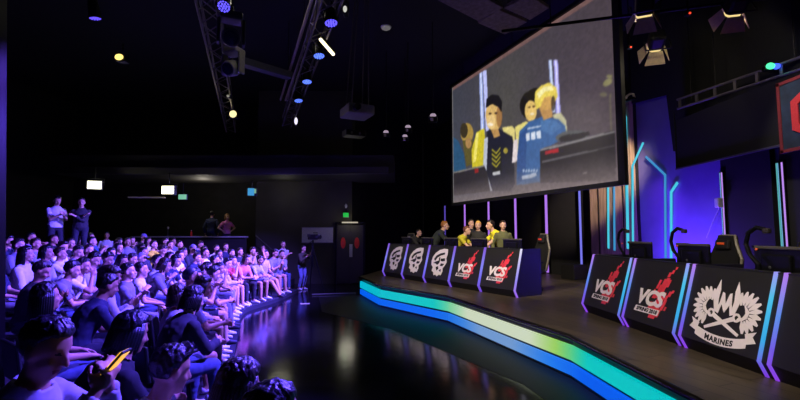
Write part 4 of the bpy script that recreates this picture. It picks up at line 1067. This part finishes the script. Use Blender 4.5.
t = thing('smoke_detector', 'round white detector dome on the dark ceiling', 'detector', q)
MB().lathe([(.001, -.07), (.08, -.06), (.125, -.03), (.125, 0), (.001, 0)], c=(0, 0, .03)).build('dome', glow('dome_white', (120, 116, 120), .6), t)  # no lamp: the dome's lit white is put in as emission
MB().lathe([(.15, 0), (.15, .02), (.001, .02)], c=(0, 0, .03)).build('base', mat('det_base', (180, 178, 178), .5), t)
# acoustic slabs
am = mat('acoustic_slab', (120, 106, 100), .9, var=.3, scale=9, bump=.3)
for lb, quad in (('long grey acoustic slab at the top picture edge', ((426, -6), (478, 21), (503, 8), (478, -6))), ('brownish acoustic slab nearest the top of the screen', ((478, 23), (505, 34.5), (527, 22), (499, 10))), ('dim acoustic slab above the screen, cut by the picture edge', ((504, 8), (530, 20), (549, 8), (530, -4)))):
    P_ = [at(x, y, z=6.9) for x, y in quad]; c = sum(P_, Vector())/4
    o = MB().prism([(v.x-c.x, v.y-c.y) for v in P_], 0, .07).build('panel', am); o.name = 'panel'
    t = thing('acoustic_slab', lb, 'acoustic panel', c); o.parent = t
    for v in P_[::2]: MB().cap((v-c)*.8+Vector((0, 0, .07)), (v-c)*.8+Vector((0, 0, CEIL-6.9)), .008, seg=6).build('wire', BLACKM, t)
# barn door fixtures
flapm = mat('barn_flap', (205, 186, 130), .5, var=.1)
def fresnel(label, px, py, z, to, rz, e=60, flapset=(0, 1, 2, 3), light=True, s=1.0):
    p = at(px, py, z=z); to = Vector(to); d = (to-p).normalized()
    t = thing('theatre_lantern', label, 'stage light', p, rot=d.to_track_quat('Z', 'Y').to_euler(), group='theatre lanterns with flaps above the stage')
    t.scale = (s, s, s)
    MB().bbox((0, 0, -.16), (.26, .26, .30), .05).build('housing', BLACKM, t)
    MB().lathe([(.115, 0), (.115, .03), (.001, .045)]).build('lens', glow('fresnel_lens', (255, 225, 150), 1.0), t)
    for k in flapset:
        R = Matrix.Rotation(PI/2*k, 4, 'Z') @ Matrix.Translation((0, .13, .0)) @ Matrix.Rotation(math.radians(-28), 4, 'X')
        w0, w1 = .11, .17
        MB().prism([(-w0, 0), (w0, 0), (w1, .24), (-w1, .24)], -.004, .004, R @ Matrix.Rotation(PI/2, 4, 'X')).build('flap', flapm, t)
    MB().tube([(-.2, 0, -.15), (-.2, -.24, -.15), (.2, -.24, -.15), (.2, 0, -.15)], .014).build('yoke', BLACKM, t)
    if light:
        l = add_light('SPOT', p+d*.10*s, to, e, (1, .86, .62), .06, 150, .3); l.parent = None
    return p
lan = [('theatre lantern with cream flaps at the top edge beside the screen', 644, 14, 5.5, (5.6, 10.5, 1.8)), ('theatre lantern with cream flaps and blue tinge beside the screen', 655, 47, 5.4, (6.2, 12.0, 3.0)), ('theatre lantern with bright cream flap high above the black border', 733, 12, 5.5, (6.3, 10.2, 3.2))]
for lb, px, py, z, to in lan: fresnel(lb, px, py, z, to, 0, 18, s=1.0)
pipe = thing('lighting_pipe', 'black overhead pipe holding the theatre lanterns', 'pipe', (2.0, 8.2, 5.95))
MB().cap((0, 0, 0), (4.4, -1.26, 0), .03).build('pipe', BLACKM, pipe)
for q in (.2, .8): MB().cap((4.4*q, -1.26*q, 0), (4.4*q, -1.26*q, CEIL-5.95), .01).build('rod', BLACKM, pipe)
for px, py, lb in ((631, 47, 'tiny red standby light beside the screen edge'), (690, 13, 'tiny red standby light between the two top lanterns')):
    q = at(px, py, z=5.7); t = thing('standby_light', lb, 'indicator light', q)
    MB().ell((0, 0, 0), (.018, .018, .018)).build('lens', glow('red_led', (230, 60, 30), 2), t); MB().bbox((0, .05, .02), (.1, .08, .08), .01).build('case', BLACKM, t); MB().cap((0, .05, .05), (0, .05, CEIL-5.7), .01).build('rod', BLACKM, t)
# ladder truss over the black border
la, lb_ = Vector((6.02, 9.15, 4.87)), Vector((6.62, 6.7, 4.72)); d = lb_-la; L = math.hypot(d.x, d.y)
t = thing('ladder_truss', 'flat ladder truss above the black border, green lamp on top', 'truss', la, math.atan2(d.y, d.x))
lt = mat('ladder_metal', (120, 114, 126), .35, .6)
MB().cap((0, 0, .0), (L, 0, 0), .024).build('chord', lt, t); MB().cap((0, 0, -.2), (L, 0, -.2), .024).build('chord', lt, t)
for i in range(7): MB().box((.06+L*i/6.3, 0, -.1), (.05, .03, .2)).build('rung', lt, t)
for q in (.35, .9): MB().cap((L*q, 0, 0), (L*q, 0, CEIL-4.87), .01).build('rod', BLACKM, t)
q = at(772, 68, Y=7.2); t = thing('effect_lamp', 'small green and blue lamp sitting on the ladder truss', 'stage light', (q.x, q.y, 4.78))
MB().ell((-.05, -.03, .06), (.07, .05, .055)).build('green_lens', glow('lamp_green', (70, 240, 150), 2), t); MB().ell((.05, -.03, .055), (.06, .05, .05)).build('blue_lens', glow('lamp_blue', (60, 90, 255), 2), t)
MB().bbox((0, .06, .05), (.2, .1, .1), .02).build('housing', BLACKM, t)
# wall speaker with trailing cable in the violet bay
q = on_plane(719, 203, (CORNER.x+nw.x*.2, CORNER.y), (DW.x, DW.y)); t = thing('wall_camera', 'small white device with a hanging cable on the violet wall', 'camera', q, rzw)
MB().bbox((0, -.0, 0), (.11, .12, .20), .02).build('case', mat('device_white', (200, 200, 210), .5), t)
q2 = on_plane(711, 238, (CORNER.x+nw.x*.1, CORNER.y), (DW.x, DW.y)); e = q2-q
ld = Vector((e.dot(DW), 0, e.z)); MB().tube([(0, 0, -.1), ld*.5+Vector((0, 0, -.02)), ld], .010).build('cable', mat('cable_pale', (170, 160, 200), .5), t)
MB().box((0, .09, 0), (.05, .12, .05)).build('bracket', GREYM, t)
# small lit lamp on the timber panel's top
q = at(630, 97, Y=11.0); t = thing('top_lamp', 'small white arched lamp on the top of the timber panel', 'stage light', (q.x, q.y, q.z), rz)
MB().tube([(-.13, 0, -.06), (-.1, 0, .05), (0, 0, .08), (.1, 0, .05), (.13, 0, -.06)], .03).build('arc', mat('arc_white', (215, 205, 200), .5), t)
MB().box((0, .02, -.07), (.3, .1, .06)).build('base', BLACKM, t)
# ------------------------------------------------------------------ audience tiers
FC = [(-4.05, 14.6), (-4.2, 12.6), (-4.5, 10.8), (-3.85, 8.6), (-3.2, 6.6), (-2.6, 5.0), (-2.0, 3.7), (-1.35, 2.75), (-.5, 1.9), (.4, 1.2)]
def smooth_curve(pts, n=12):
    out = []
    for i in range(len(pts)-1):
        p0 = pts[max(i-1, 0)]; p1 = pts[i]; p2 = pts[i+1]; p3 = pts[min(i+2, len(pts)-1)]
        for k in range(n):
            t = k/n
            out.append(tuple(.5*((2*p1[j])+(-p0[j]+p2[j])*t+(2*p0[j]-5*p1[j]+4*p2[j]-p3[j])*t*t+(-p0[j]+3*p1[j]-3*p2[j]+p3[j])*t**3) for j in (0, 1)))
    out.append(pts[-1]); return out
FS = [Vector((x, y, 0)) for x, y in smooth_curve(FC)]
def offset(d):
    out = []
    for i, p in enumerate(FS):
        t = (FS[min(i+2, len(FS)-1)]-FS[max(i-2, 0)]).normalized(); n = Vector((t.y, -t.x, 0))       # away from the stage
        if n.x > 0: n = -n
        out.append(p+n*d)
    return out
PITCHR, RISE, BASE = .92, .10, .10
NR = 6
def tier_z(x, y):
    p = Vector((x, y, 0)); best = min(range(len(FS)), key=lambda i: (FS[i]-p).length_squared)
    t = (FS[min(best+1, len(FS)-1)]-FS[max(best-1, 0)]).normalized(); n = Vector((t.y, -t.x, 0))
    if n.x > 0: n = -n
    d = (p-FS[best]).dot(n); r = max(0, min(NR-1, math.floor((d+.66)/PITCHR)))
    return BASE+RISE*r
tierm = mat('tier_carpet', (26, 25, 34), .8, var=.2, scale=12)
for r in range(NR):
    a = offset(PITCHR*r-.66); b2 = offset(PITCHR*(r+1)-.66 if r < NR-1 else PITCHR*(r+1)+.2)
    struct(MB().prism([(v.x, v.y) for v in a]+[(v.x, v.y) for v in b2[::-1]], 0 if r == 0 else 0.0, BASE+RISE*r).build('floor_tier', tierm))
# ------------------------------------------------------------------ chairs under the audience
def audience_chair(loc, rzz):
    t = thing('audience_chair', 'black plastic chair under a seated spectator', 'chair', loc, rzz, 'black chairs of the audience')
    blk = mat('plastic_black', (24, 24, 28), .5)
    MB().bbox((-.02, 0, .44), (.42, .43, .035), .015).build('seat', blk, t)
    MB().bbox((-.27, 0, .70), (.035, .42, .34), .015, rotm(-8, 'Y')).build('backrest', blk, t)
    for sx in (-1, 1):
        for sy in (-1, 1): MB().cap((sx*.16, sy*.17, .43), (sx*.20, sy*.20, 0), .012, seg=8).build('leg', BLACKM, t)
    for sy in (-1, 1): MB().cap((-.17, sy*.19, .43), (-.28, sy*.19, .72), .011, seg=8).build('back_upright', BLACKM, t)
    return t
CH = None
def seat(loc, rzz):
    global CH
    if CH is None: CH = audience_chair(loc, rzz); return CH
    return dup(CH, loc, rzz)
# ------------------------------------------------------------------ audience
COLN = {'white': (225, 222, 228), 'pale grey': (170, 168, 176), 'grey': (118, 116, 124), 'black': (20, 20, 24), 'charcoal': (42, 42, 48), 'navy': (30, 36, 62), 'red': (165, 48, 50), 'pink': (214, 130, 150), 'blue': (64, 92, 150), 'yellow': (222, 206, 50), 'lilac': (190, 170, 215), 'beige': (190, 176, 150)}
POSEW = {'lap': 'hands on lap', 'elbows': 'leaning on knees', 'crossed': 'arms folded', 'phone': 'looking at a phone', 'lean_back': 'leaning back', 'chin': 'chin on hand', 'clap': 'hands raised together', 'hand_to_hair': 'hand in hair'}
ORD = ['first', 'second', 'third', 'fourth', 'fifth', 'sixth', 'seventh', 'eighth', 'ninth', 'tenth', 'eleventh', 'twelfth', 'thirteenth', 'fourteenth', 'fifteenth', 'sixteenth', 'seventeenth', 'eighteenth', 'nineteenth', 'twentieth']
ROWN = ['front row', 'second row', 'third row', 'fourth row', 'fifth row', 'back row']
rnd = random.Random(11)
target = Vector((3.0, 10.5, 0))
over = {  # nearest seat to a place in the photo: shirt, pose, sleeve, hair, legs
    (268, 258): ('lilac', 'hand_to_hair', 'tee', 'long', 'skin'), (152, 240): ('yellow', 'clap', 'tee', 'short', 'trousers'), (197, 256): ('navy', 'chin', 'tee', 'short', 'trousers'),
    (216, 246): ('white', 'lap', 'tee', 'short', 'trousers'), (238, 268): ('pink', 'elbows', 'tee', 'medium', 'trousers'), (131, 246): ('white', 'elbows', 'tee', 'cap', 'trousers'),
    (92, 278): ('white', 'phone', 'long', 'short', 'trousers'), (155, 292): ('charcoal', 'elbows', 'long', 'medium', 'trousers'), (168, 250): ('black', 'crossed', 'tee', 'short', 'shorts'), (66, 272): ('white', 'chin', 'tee', 'short', 'trousers'),
    (250, 262): ('pale grey', 'elbows', 'tee', 'short', 'shorts'), (225, 262): ('red', 'chin', 'tee', 'short', 'shorts')}
seats = []
for r in range(NR):
    cv = offset(PITCHR*r+0.0); acc = 0; nxt = .18 if r % 2 == 0 else .5; k = 0
    for a, b2 in zip(cv, cv[1:]):
        L = (b2-a).length
        while acc+L >= nxt:
            p = a.lerp(b2, (nxt-acc)/L); nxt += rnd.uniform(.60, .72)
            px = 400+F*p.x/p.y
            if p.y < 3.75 or px < -14 or (px < 16 and p.y < 5.2): continue
            seats.append([r, k, p.copy(), px]); k += 1
        acc += L
used = {}
for key, val in over.items():
    best = None
    for i, (r, k, p, px) in enumerate(seats):
        hz = BASE+RISE*r+1.3; py = 232-(hz-2)/p.y*F
        d = (px-key[0])**2+(py-key[1])**2
        if i not in used and (best is None or d < best[0]): best = (d, i)
    used[best[1]] = val
hairs = ['short', 'short', 'short', 'quiff', 'short', 'medium', 'long', 'bun', 'cap']
lastnear = {}
for r, k, p, px in seats: lastnear[r] = k
for i, (r, k, p, px) in enumerate(seats):
    zf = BASE+RISE*r
    f = (target-p); f.z = 0; ang = math.atan2(f.y, f.x)+rnd.uniform(-.22, .22)
    cn = rnd.choice(['white', 'white', 'pale grey', 'grey', 'grey', 'grey', 'lilac', 'charcoal', 'charcoal', 'black', 'black', 'navy', 'navy', 'blue', 'beige', 'white', 'pale grey'])
    ps = rnd.choice(['lap', 'lap', 'elbows', 'elbows', 'crossed', 'phone', 'lean_back', 'chin', 'clap']); sl = rnd.choice(['tee', 'tee', 'tee', 'long']); hs = rnd.choice(hairs)
    lw_ = rnd.choice(['trousers', 'trousers', 'shorts']); lg = rnd.choice([(28, 30, 42), (70, 84, 118), (34, 32, 34), (120, 116, 120), (52, 60, 88)])
    if i in used:
        cn, ps, sl, hs, lw_ = used[i]
        if lw_ == 'skin': lw_ = 'shorts'; lg = (150, 140, 170)
    cl = COLN[cn]; garment = 'T-shirt' if sl == 'tee' else 'jacket'
    hc = rnd.choice([(18, 14, 13), (18, 14, 13), (40, 26, 18), (24, 18, 16)])
    label = 'spectator in %s %s, %s, %s seat from hall end, %s' % (cn, garment, POSEW[ps], ORD[k], ROWN[r])
    lat_ = Vector((-math.sin(ang), math.cos(ang), 0))
    q = Vector((p.x, p.y, zf))
    person(label, ps, q, ang, cl, sl, lg, lw_, hs, hc if hs != 'cap' else rnd.choice([(120, 110, 160), (40, 40, 60)]), rnd.randrange(3), rnd.choice([(210, 210, 215), (40, 40, 44), (230, 230, 230)]), rnd.uniform(.95, 1.04), 'audience in the tiered rows')
    if r <= 1 : seat(q, ang)
# people sitting close to the camera, by the place of the top of the head
near = [
    ('near spectator with long dark hair at the very bottom, beside the dark floor', 276, 377, 'lap', 'grey', 'tee', 'long', (20, 14, 16), 30, .1, 'floor'),
    ('near spectator with glossy shoulder length hair, left of the lowest long-haired head', 240, 368, 'elbows', 'lilac', 'tee', 'medium', (46, 30, 34), 55, .1, 'floor'),
    ('near spectator in white T-shirt with short tousled hair beside the bowed person in black', 172, 352, 'elbows', 'white', 'tee', 'quiff', (26, 20, 24), 50, .1, 'floor'),
    ('near spectator in black jacket with bowed head, between phone user and pale shirt', 132, 318, 'elbows', 'black', 'long', 'medium', (22, 20, 34), 60, .2, 'floor'),
    ('near man in pale grey jacket looking down at a lit yellow phone', 48, 317, 'phone_high', 'pale grey', 'long', 'short', (30, 24, 34), 4, .3, 'floor'),
]
NEAR = []
for lb, px, py, ps, cn, sl, hs, hc, yaw, zf, _ in near:
    hh = {'elbows': 1.24, 'phone': 1.33, 'phone_high': 1.31, 'lap': 1.36, 'crossed': 1.36}[ps]
    B = body_of(ps); a = math.radians(yaw)
    top = at(px, py, z=zf+hh+.02); hx_ = B['Hc'].x
    loc = Vector((top.x-hx_*math.cos(a), top.y-hx_*math.sin(a), zf))
    o = person(lb, ps, loc, a, COLN[cn], sl, (30, 34, 52), 'trousers', hs, hc, 1, (60, 60, 66), 1.0, 'spectators closest to the camera')
    seat(loc, a); NEAR.append(o)
    struct_base = MB().box((loc.x, loc.y, zf/2), (1.3, 1.0, zf)) if False else None
    if ps == 'phone_high':
        pl = B['palms']; c = (pl[1]+pl[-1])/2; R = Matrix.Rotation(a, 3, 'Z')
        ph = thing('phone', 'lit yellow phone screen in the hands of the man in pale grey', 'phone', loc+R@(c+Vector((.03, 0, .05))), a)
        MB().bbox((0, 0, 0), (.010, .075, .15), .004, rotm(40, 'Y')).build('case', BLACK, ph)
        MB().bbox((-.006, 0, .004), (.004, .068, .135), .002, rotm(40, 'Y')).build('screen', glow('phone_yellow', (240, 180, 60), 1.2), ph)
        MB().bbox((.006, 0, -.002), (.004, .060, .12), .002, rotm(40, 'Y')).build('back_cover', glow('phone_yellow', (240, 180, 60), 1.2), ph)  # screen's glow repeated on the phone's back
# standing people around the hall
def stand_at(lb, px, py, Y, ps, zf=None, yaw=0, H=1.72, **kw):
    p = at(px, py, Y=Y); z = p.z-H if zf is None else zf
    sc = (p.z-z)/1.735
    return person(lb, ps, (p.x, Y, z), math.radians(yaw), sc=sc, **kw), z
wz_ = 1.24
stand_at('standing man in white shirt reading his phone on the dark walkway', 57, 196, 11.4, 'stand_phone', wz_, -30, shirt=(215, 212, 222), sleeve='tee', style='short')
stand_at('standing person in dark patterned shirt beside the man in white shirt', 82, 198, 11.6, 'stand_crossed', wz_, -60, shirt=(44, 42, 46), sleeve='long', style='short')
stand_at('standing man in white T-shirt behind the seated rows, below the left floodlight', 107, 232, 14.9, 'stand', .35, -60, shirt=(226, 220, 226), sleeve='tee', skin=1)
stand_at('operator in navy jacket with headset standing in the raised booth', 212, 211, 16.9, 'stand', 1.12, 100, shirt=(34, 42, 74), sleeve='long', style='short')
stand_at('operator in pink top with fair hair standing in the raised booth', 227, 214, 16.9, 'stand_hips', 1.12, -40, shirt=(214, 120, 170), sleeve='tee', style='medium', hairc=(150, 110, 70), skin=0)
stand_at('standing bystander in white T-shirt with folded arms beside the booth steps', 283, 241, 15.3, 'stand_crossed', 0, -50, shirt=(196, 190, 196), sleeve='tee', style='short')
stand_at('standing bystander in dark clothes at the foot of the booth steps', 263, 245, 15.5, 'stand', 0, -60, shirt=(28, 28, 26), sleeve='long', style='medium', skin=0)
stand_at('camera operator in olive jacket and pale jeans behind the video camera', 302, 245, 15.2, 'stand_camera', 0, -30, shirt=(70, 66, 48), sleeve='long', legs=(120, 130, 170), style='short')
# the video camera on its tripod
p = at(313, 237, Y=14.5); t = thing('video_camera', 'black video camera on a tripod in front of the white board', 'camera', (p.x, 14.5, 0), math.radians(-30))
MB().bbox((0, 0, p.z), (.36, .14, .18), .02).build('camera_body', BLACKM, t); MB().cap((.18, 0, p.z), (.32, 0, p.z), .06, .07, 14).build('lens', BLACK, t); MB().bbox((.1, .0, p.z+.14), (.18, .04, .03), .01).build('top_handle', BLACK, t)
MB().bbox((-.1, -.10, p.z+.05), (.12, .03, .09), .01).build('viewfinder', BLACK, t)
MB().cap((0, 0, p.z-.1), (0, 0, .85), .03).build('centre_column', BLACKM, t)
for k in range(3):
    a = 2*PI*k/3+.4; MB().cap((0, 0, p.z-.32), (.42*math.cos(a), .42*math.sin(a), .0), .02, .014).build('tripod_leg', BLACKM, t)
MB().cap((-.05, 0, p.z-.14), (-.42, .1, p.z-.30), .012).build('pan_handle', BLACKM, t)
# bottle and small lamp on the booth counter
p = at(190.5, 236, Y=16.0); t = thing('bottle', 'small red orange bottle on the booth counter', 'bottle', (p.x, 16.05, 1.856))
MB().lathe([(.001, 0), (.035, 0), (.037, .12), (.015, .17), (.014, .20), (.001, .20)]).build('glass', mat('bottle_red', (220, 60, 30), .3), t); MB().cap((0, 0, .20), (0, 0, .225), .016).build('cap', mat('bottle_cap', (230, 230, 230), .4), t)
p = at(167, 236, Y=16.0); t = thing('table_microphone', 'small pale table microphone on the booth counter', 'microphone', (p.x, 16.05, 1.856))
MB().lathe([(.001, 0), (.06, 0), (.06, .02), (.001, .02)]).build('base', BLACK, t); MB().cap((0, 0, .02), (0, 0, .28), .01).build('stem', GREYM, t); MB().ell((0, 0, .31), (.035, .035, .05)).build('head', mat('mic_pale', (200, 200, 190), .5), t)
# something small and pale on the dark floor near the front row
q = at(317, 285+3, z=0.0); 
q = at(211+200-200+94, 0, Y=12) if False else at(305, 304, z=0)
o = MB().bbox((0, 0, .006), (.26, .14, .012), .004).build('paper_slip', mat('paper_pale', (170, 166, 130), .7), loc=(q.x, q.y, 0), rot=(0, 0, .2)); tag(o, 'small pale paper slip lying on the dark floor before the front row', 'paper')
# low light strip at the foot of the far wall
q0, q1 = at(312, 294.5, z=.03), at(356, 293, z=.03)
o = MB().bbox(((q0+q1)/2), ((q1-q0).length, .06, .03), .008, Matrix.Rotation(math.atan2((q1-q0).y, (q1-q0).x), 3, 'Z')).build('cable_cover', mat('cover_grey', (110, 108, 100), .5)); tag(o, 'thin grey cable cover across the dark floor before the exit door', 'cable cover')

# ------------------------------------------------------------------ players behind the long row
def player(lb, px, py, back, ps, yaw, shirt, style='short', hairc=(24, 18, 16), stripe=None, **kw):
    """standing on the stage behind the long desks: head top at the pixel"""
    p0 = LP0+LN*back
    q = on_plane(px, py, (p0.x, p0.y), (LD.x, LD.y))
    B = body_of(ps); a = math.radians(yaw); hx_ = B['Hc'].x; top = B['Hc'].z+.135
    sc = min(1.12, max(.8, (q.z-STAGE)/top))
    o = person(lb, ps, (q.x-hx_*math.cos(a)*sc, q.y-hx_*math.sin(a)*sc, STAGE), a, shirt, style=style, hairc=hairc, sc=sc, group='players behind the long row of desks', **kw)
    return o, sc
player('player crouching behind the far desks in dark top with pale trousers', 419, 229, 1.25, 'stand_bent', -40, (40, 40, 44), legs=(150, 140, 130), sleeve='long')
player('player with brown hair in dark jacket leaning over the desk', 445, 221, 1.2, 'stand_bent', -10, (38, 44, 44), hairc=(150, 96, 44), sleeve='long', legs=(120, 110, 100))
yb = (214, 200, 40)
player('player in yellow shoulders leaning in, leftmost of the huddle in yellow', 467, 226, 1.15, 'stand_bent', -30, (196, 184, 46), hairc=(110, 60, 40))
player('tall dark haired player in black at the back of the huddle', 471, 219, 1.75, 'stand', -60, (36, 34, 34), sleeve='long')
player('blond player in black in the middle of the huddle', 478, 221, 1.45, 'stand', -110, (40, 38, 34), hairc=(226, 176, 70))
player('dark haired player in bright yellow jersey bending in the huddle', 490, 220, 1.25, 'stand_bent', 190, (226, 214, 40), hairc=(30, 20, 18))
player('player in grey and yellow jersey standing apart at the right of the huddle', 503, 220.5, 1.35, 'stand', -90, (92, 92, 56), hairc=(50, 36, 28), sleeve='long')
# ------------------------------------------------------------------ light
VI = (.15, .06, 1.0)
def rig(loc, to, e, c, ang=70, r=.12, blend=.7, spec=1): return add_light('SPOT', loc, to, e, c, r, ang, blend, spec)
VI = (.10, .058, 1.0)
rig((.6, 8.0, 4.9), (-4.4, 8.4, .8), 15000, VI, 62)
rig((.2, 11.4, 4.9), (-5.6, 11.6, .7), 17000, (.13, .078, 1.0), 60)
rig((-2.0, 11.8, 5.2), (-4.6, 13.4, .9), 4200, (.16, .095, 1.0), 70)
rig((1.0, 5.6, 5.0), (-1.9, 3.0, .8), 8500, (.11, .06, 1.0), 62)
rig((-1.4, 8.0, 5.2), (-4.2, 5.4, .8), 4200, (.13, .065, 1.0), 60)
rig((-2.6, 6.2, 5.2), (-5.4, 4.6, 1.6), 1400, (.16, .07, 1.0), 50)
# round spotlight towards the stage, floodlights, door lamp, added wall fill
rig(tuple(p_spot+Vector((0, -.1, 0))), (0, 4, 0), 12, (1, .85, .5), 100, spec=.1)
for px, py in ((94.5, 185), (168, 190)): 
    q = at(px, py, Y=13.0); add_light('POINT', q, None, 9, (1, .95, .75), .12)
add_light('POINT', (-7.6, 16.5, 3.7), None, 26, (1, .9, .75), .2)
add_light('POINT', (-2.0, 16.5, 2.42), None, 5, (1, .92, .75), .3)
add_light('POINT', (-4.4, 16.2, 3.6), None, 5, (1, .95, .70), .4, spec=.0)  # unseen fill added to warm the grey back wall
# stage wash from the overhead lanterns
for loc, to, e, an in (((-.5, 6.0, 6.2), (1.8, 11.5, 1.6), 2300, 50), ((.6, 2.6, 6.0), (3.6, 6.2, 1.2), 1500, 55), ((2.2, 7.2, 6.0), (4.6, 12.5, 1.0), 900, 60)):
    rig(loc, to, e, (1, .87, .70), an, .15, .8)
rig((5.3, 7.6, 5.6), (6.0, 12.8, 3.2), 3600, (1, .80, .56), 23)
# violet bay: blue uplight on the floor behind the desks
add_light('AREA', (5.75, 9.55, .75), (6.7, 9.75, 2.4), 170, (.13, .035, 1.0), .5)
add_light('SPOT', (5.3, 10.0, 3.6), (6.6, 11.0, 2.0), 90, (.26, .07, 1.0), .1, 80, .8)
rig((3.6, 5.2, 6.0), (6.0, 6.3, 3.8), 420, (1, .9, .85), 26)  # unseen spot added to brighten the emblem banner
add_light('POINT', (-2.3, 7.4, 6.2), None, 10, (1, .93, .75), .1)  # unseen fill added so the truss fixtures show
w = bpy.data.worlds.new('dark_hall'); S.world = w; w.use_nodes = True
w.node_tree.nodes['Background'].inputs[0].default_value = (.5, .45, .6, 1); w.node_tree.nodes['Background'].inputs[1].default_value = .003
cam = bpy.data.cameras.new('camera'); co_ = bpy.data.objects.new('camera', cam); COL.objects.link(co_)
co_.location = EYE; co_.rotation_euler = (PI/2+PITCH, 0, 0)
cam.sensor_width = 36; cam.lens = F/800*36; cam.clip_end = 200
S.camera = co_
S.view_settings.view_transform = 'Standard'; S.view_settings.look = 'None'; S.view_settings.exposure = 0; S.view_settings.gamma = 1; S.view_settings.use_curve_mapping = False
S.cycles.use_denoising = True; S.cycles.max_bounces = 5; S.cycles.sample_clamp_indirect = 4
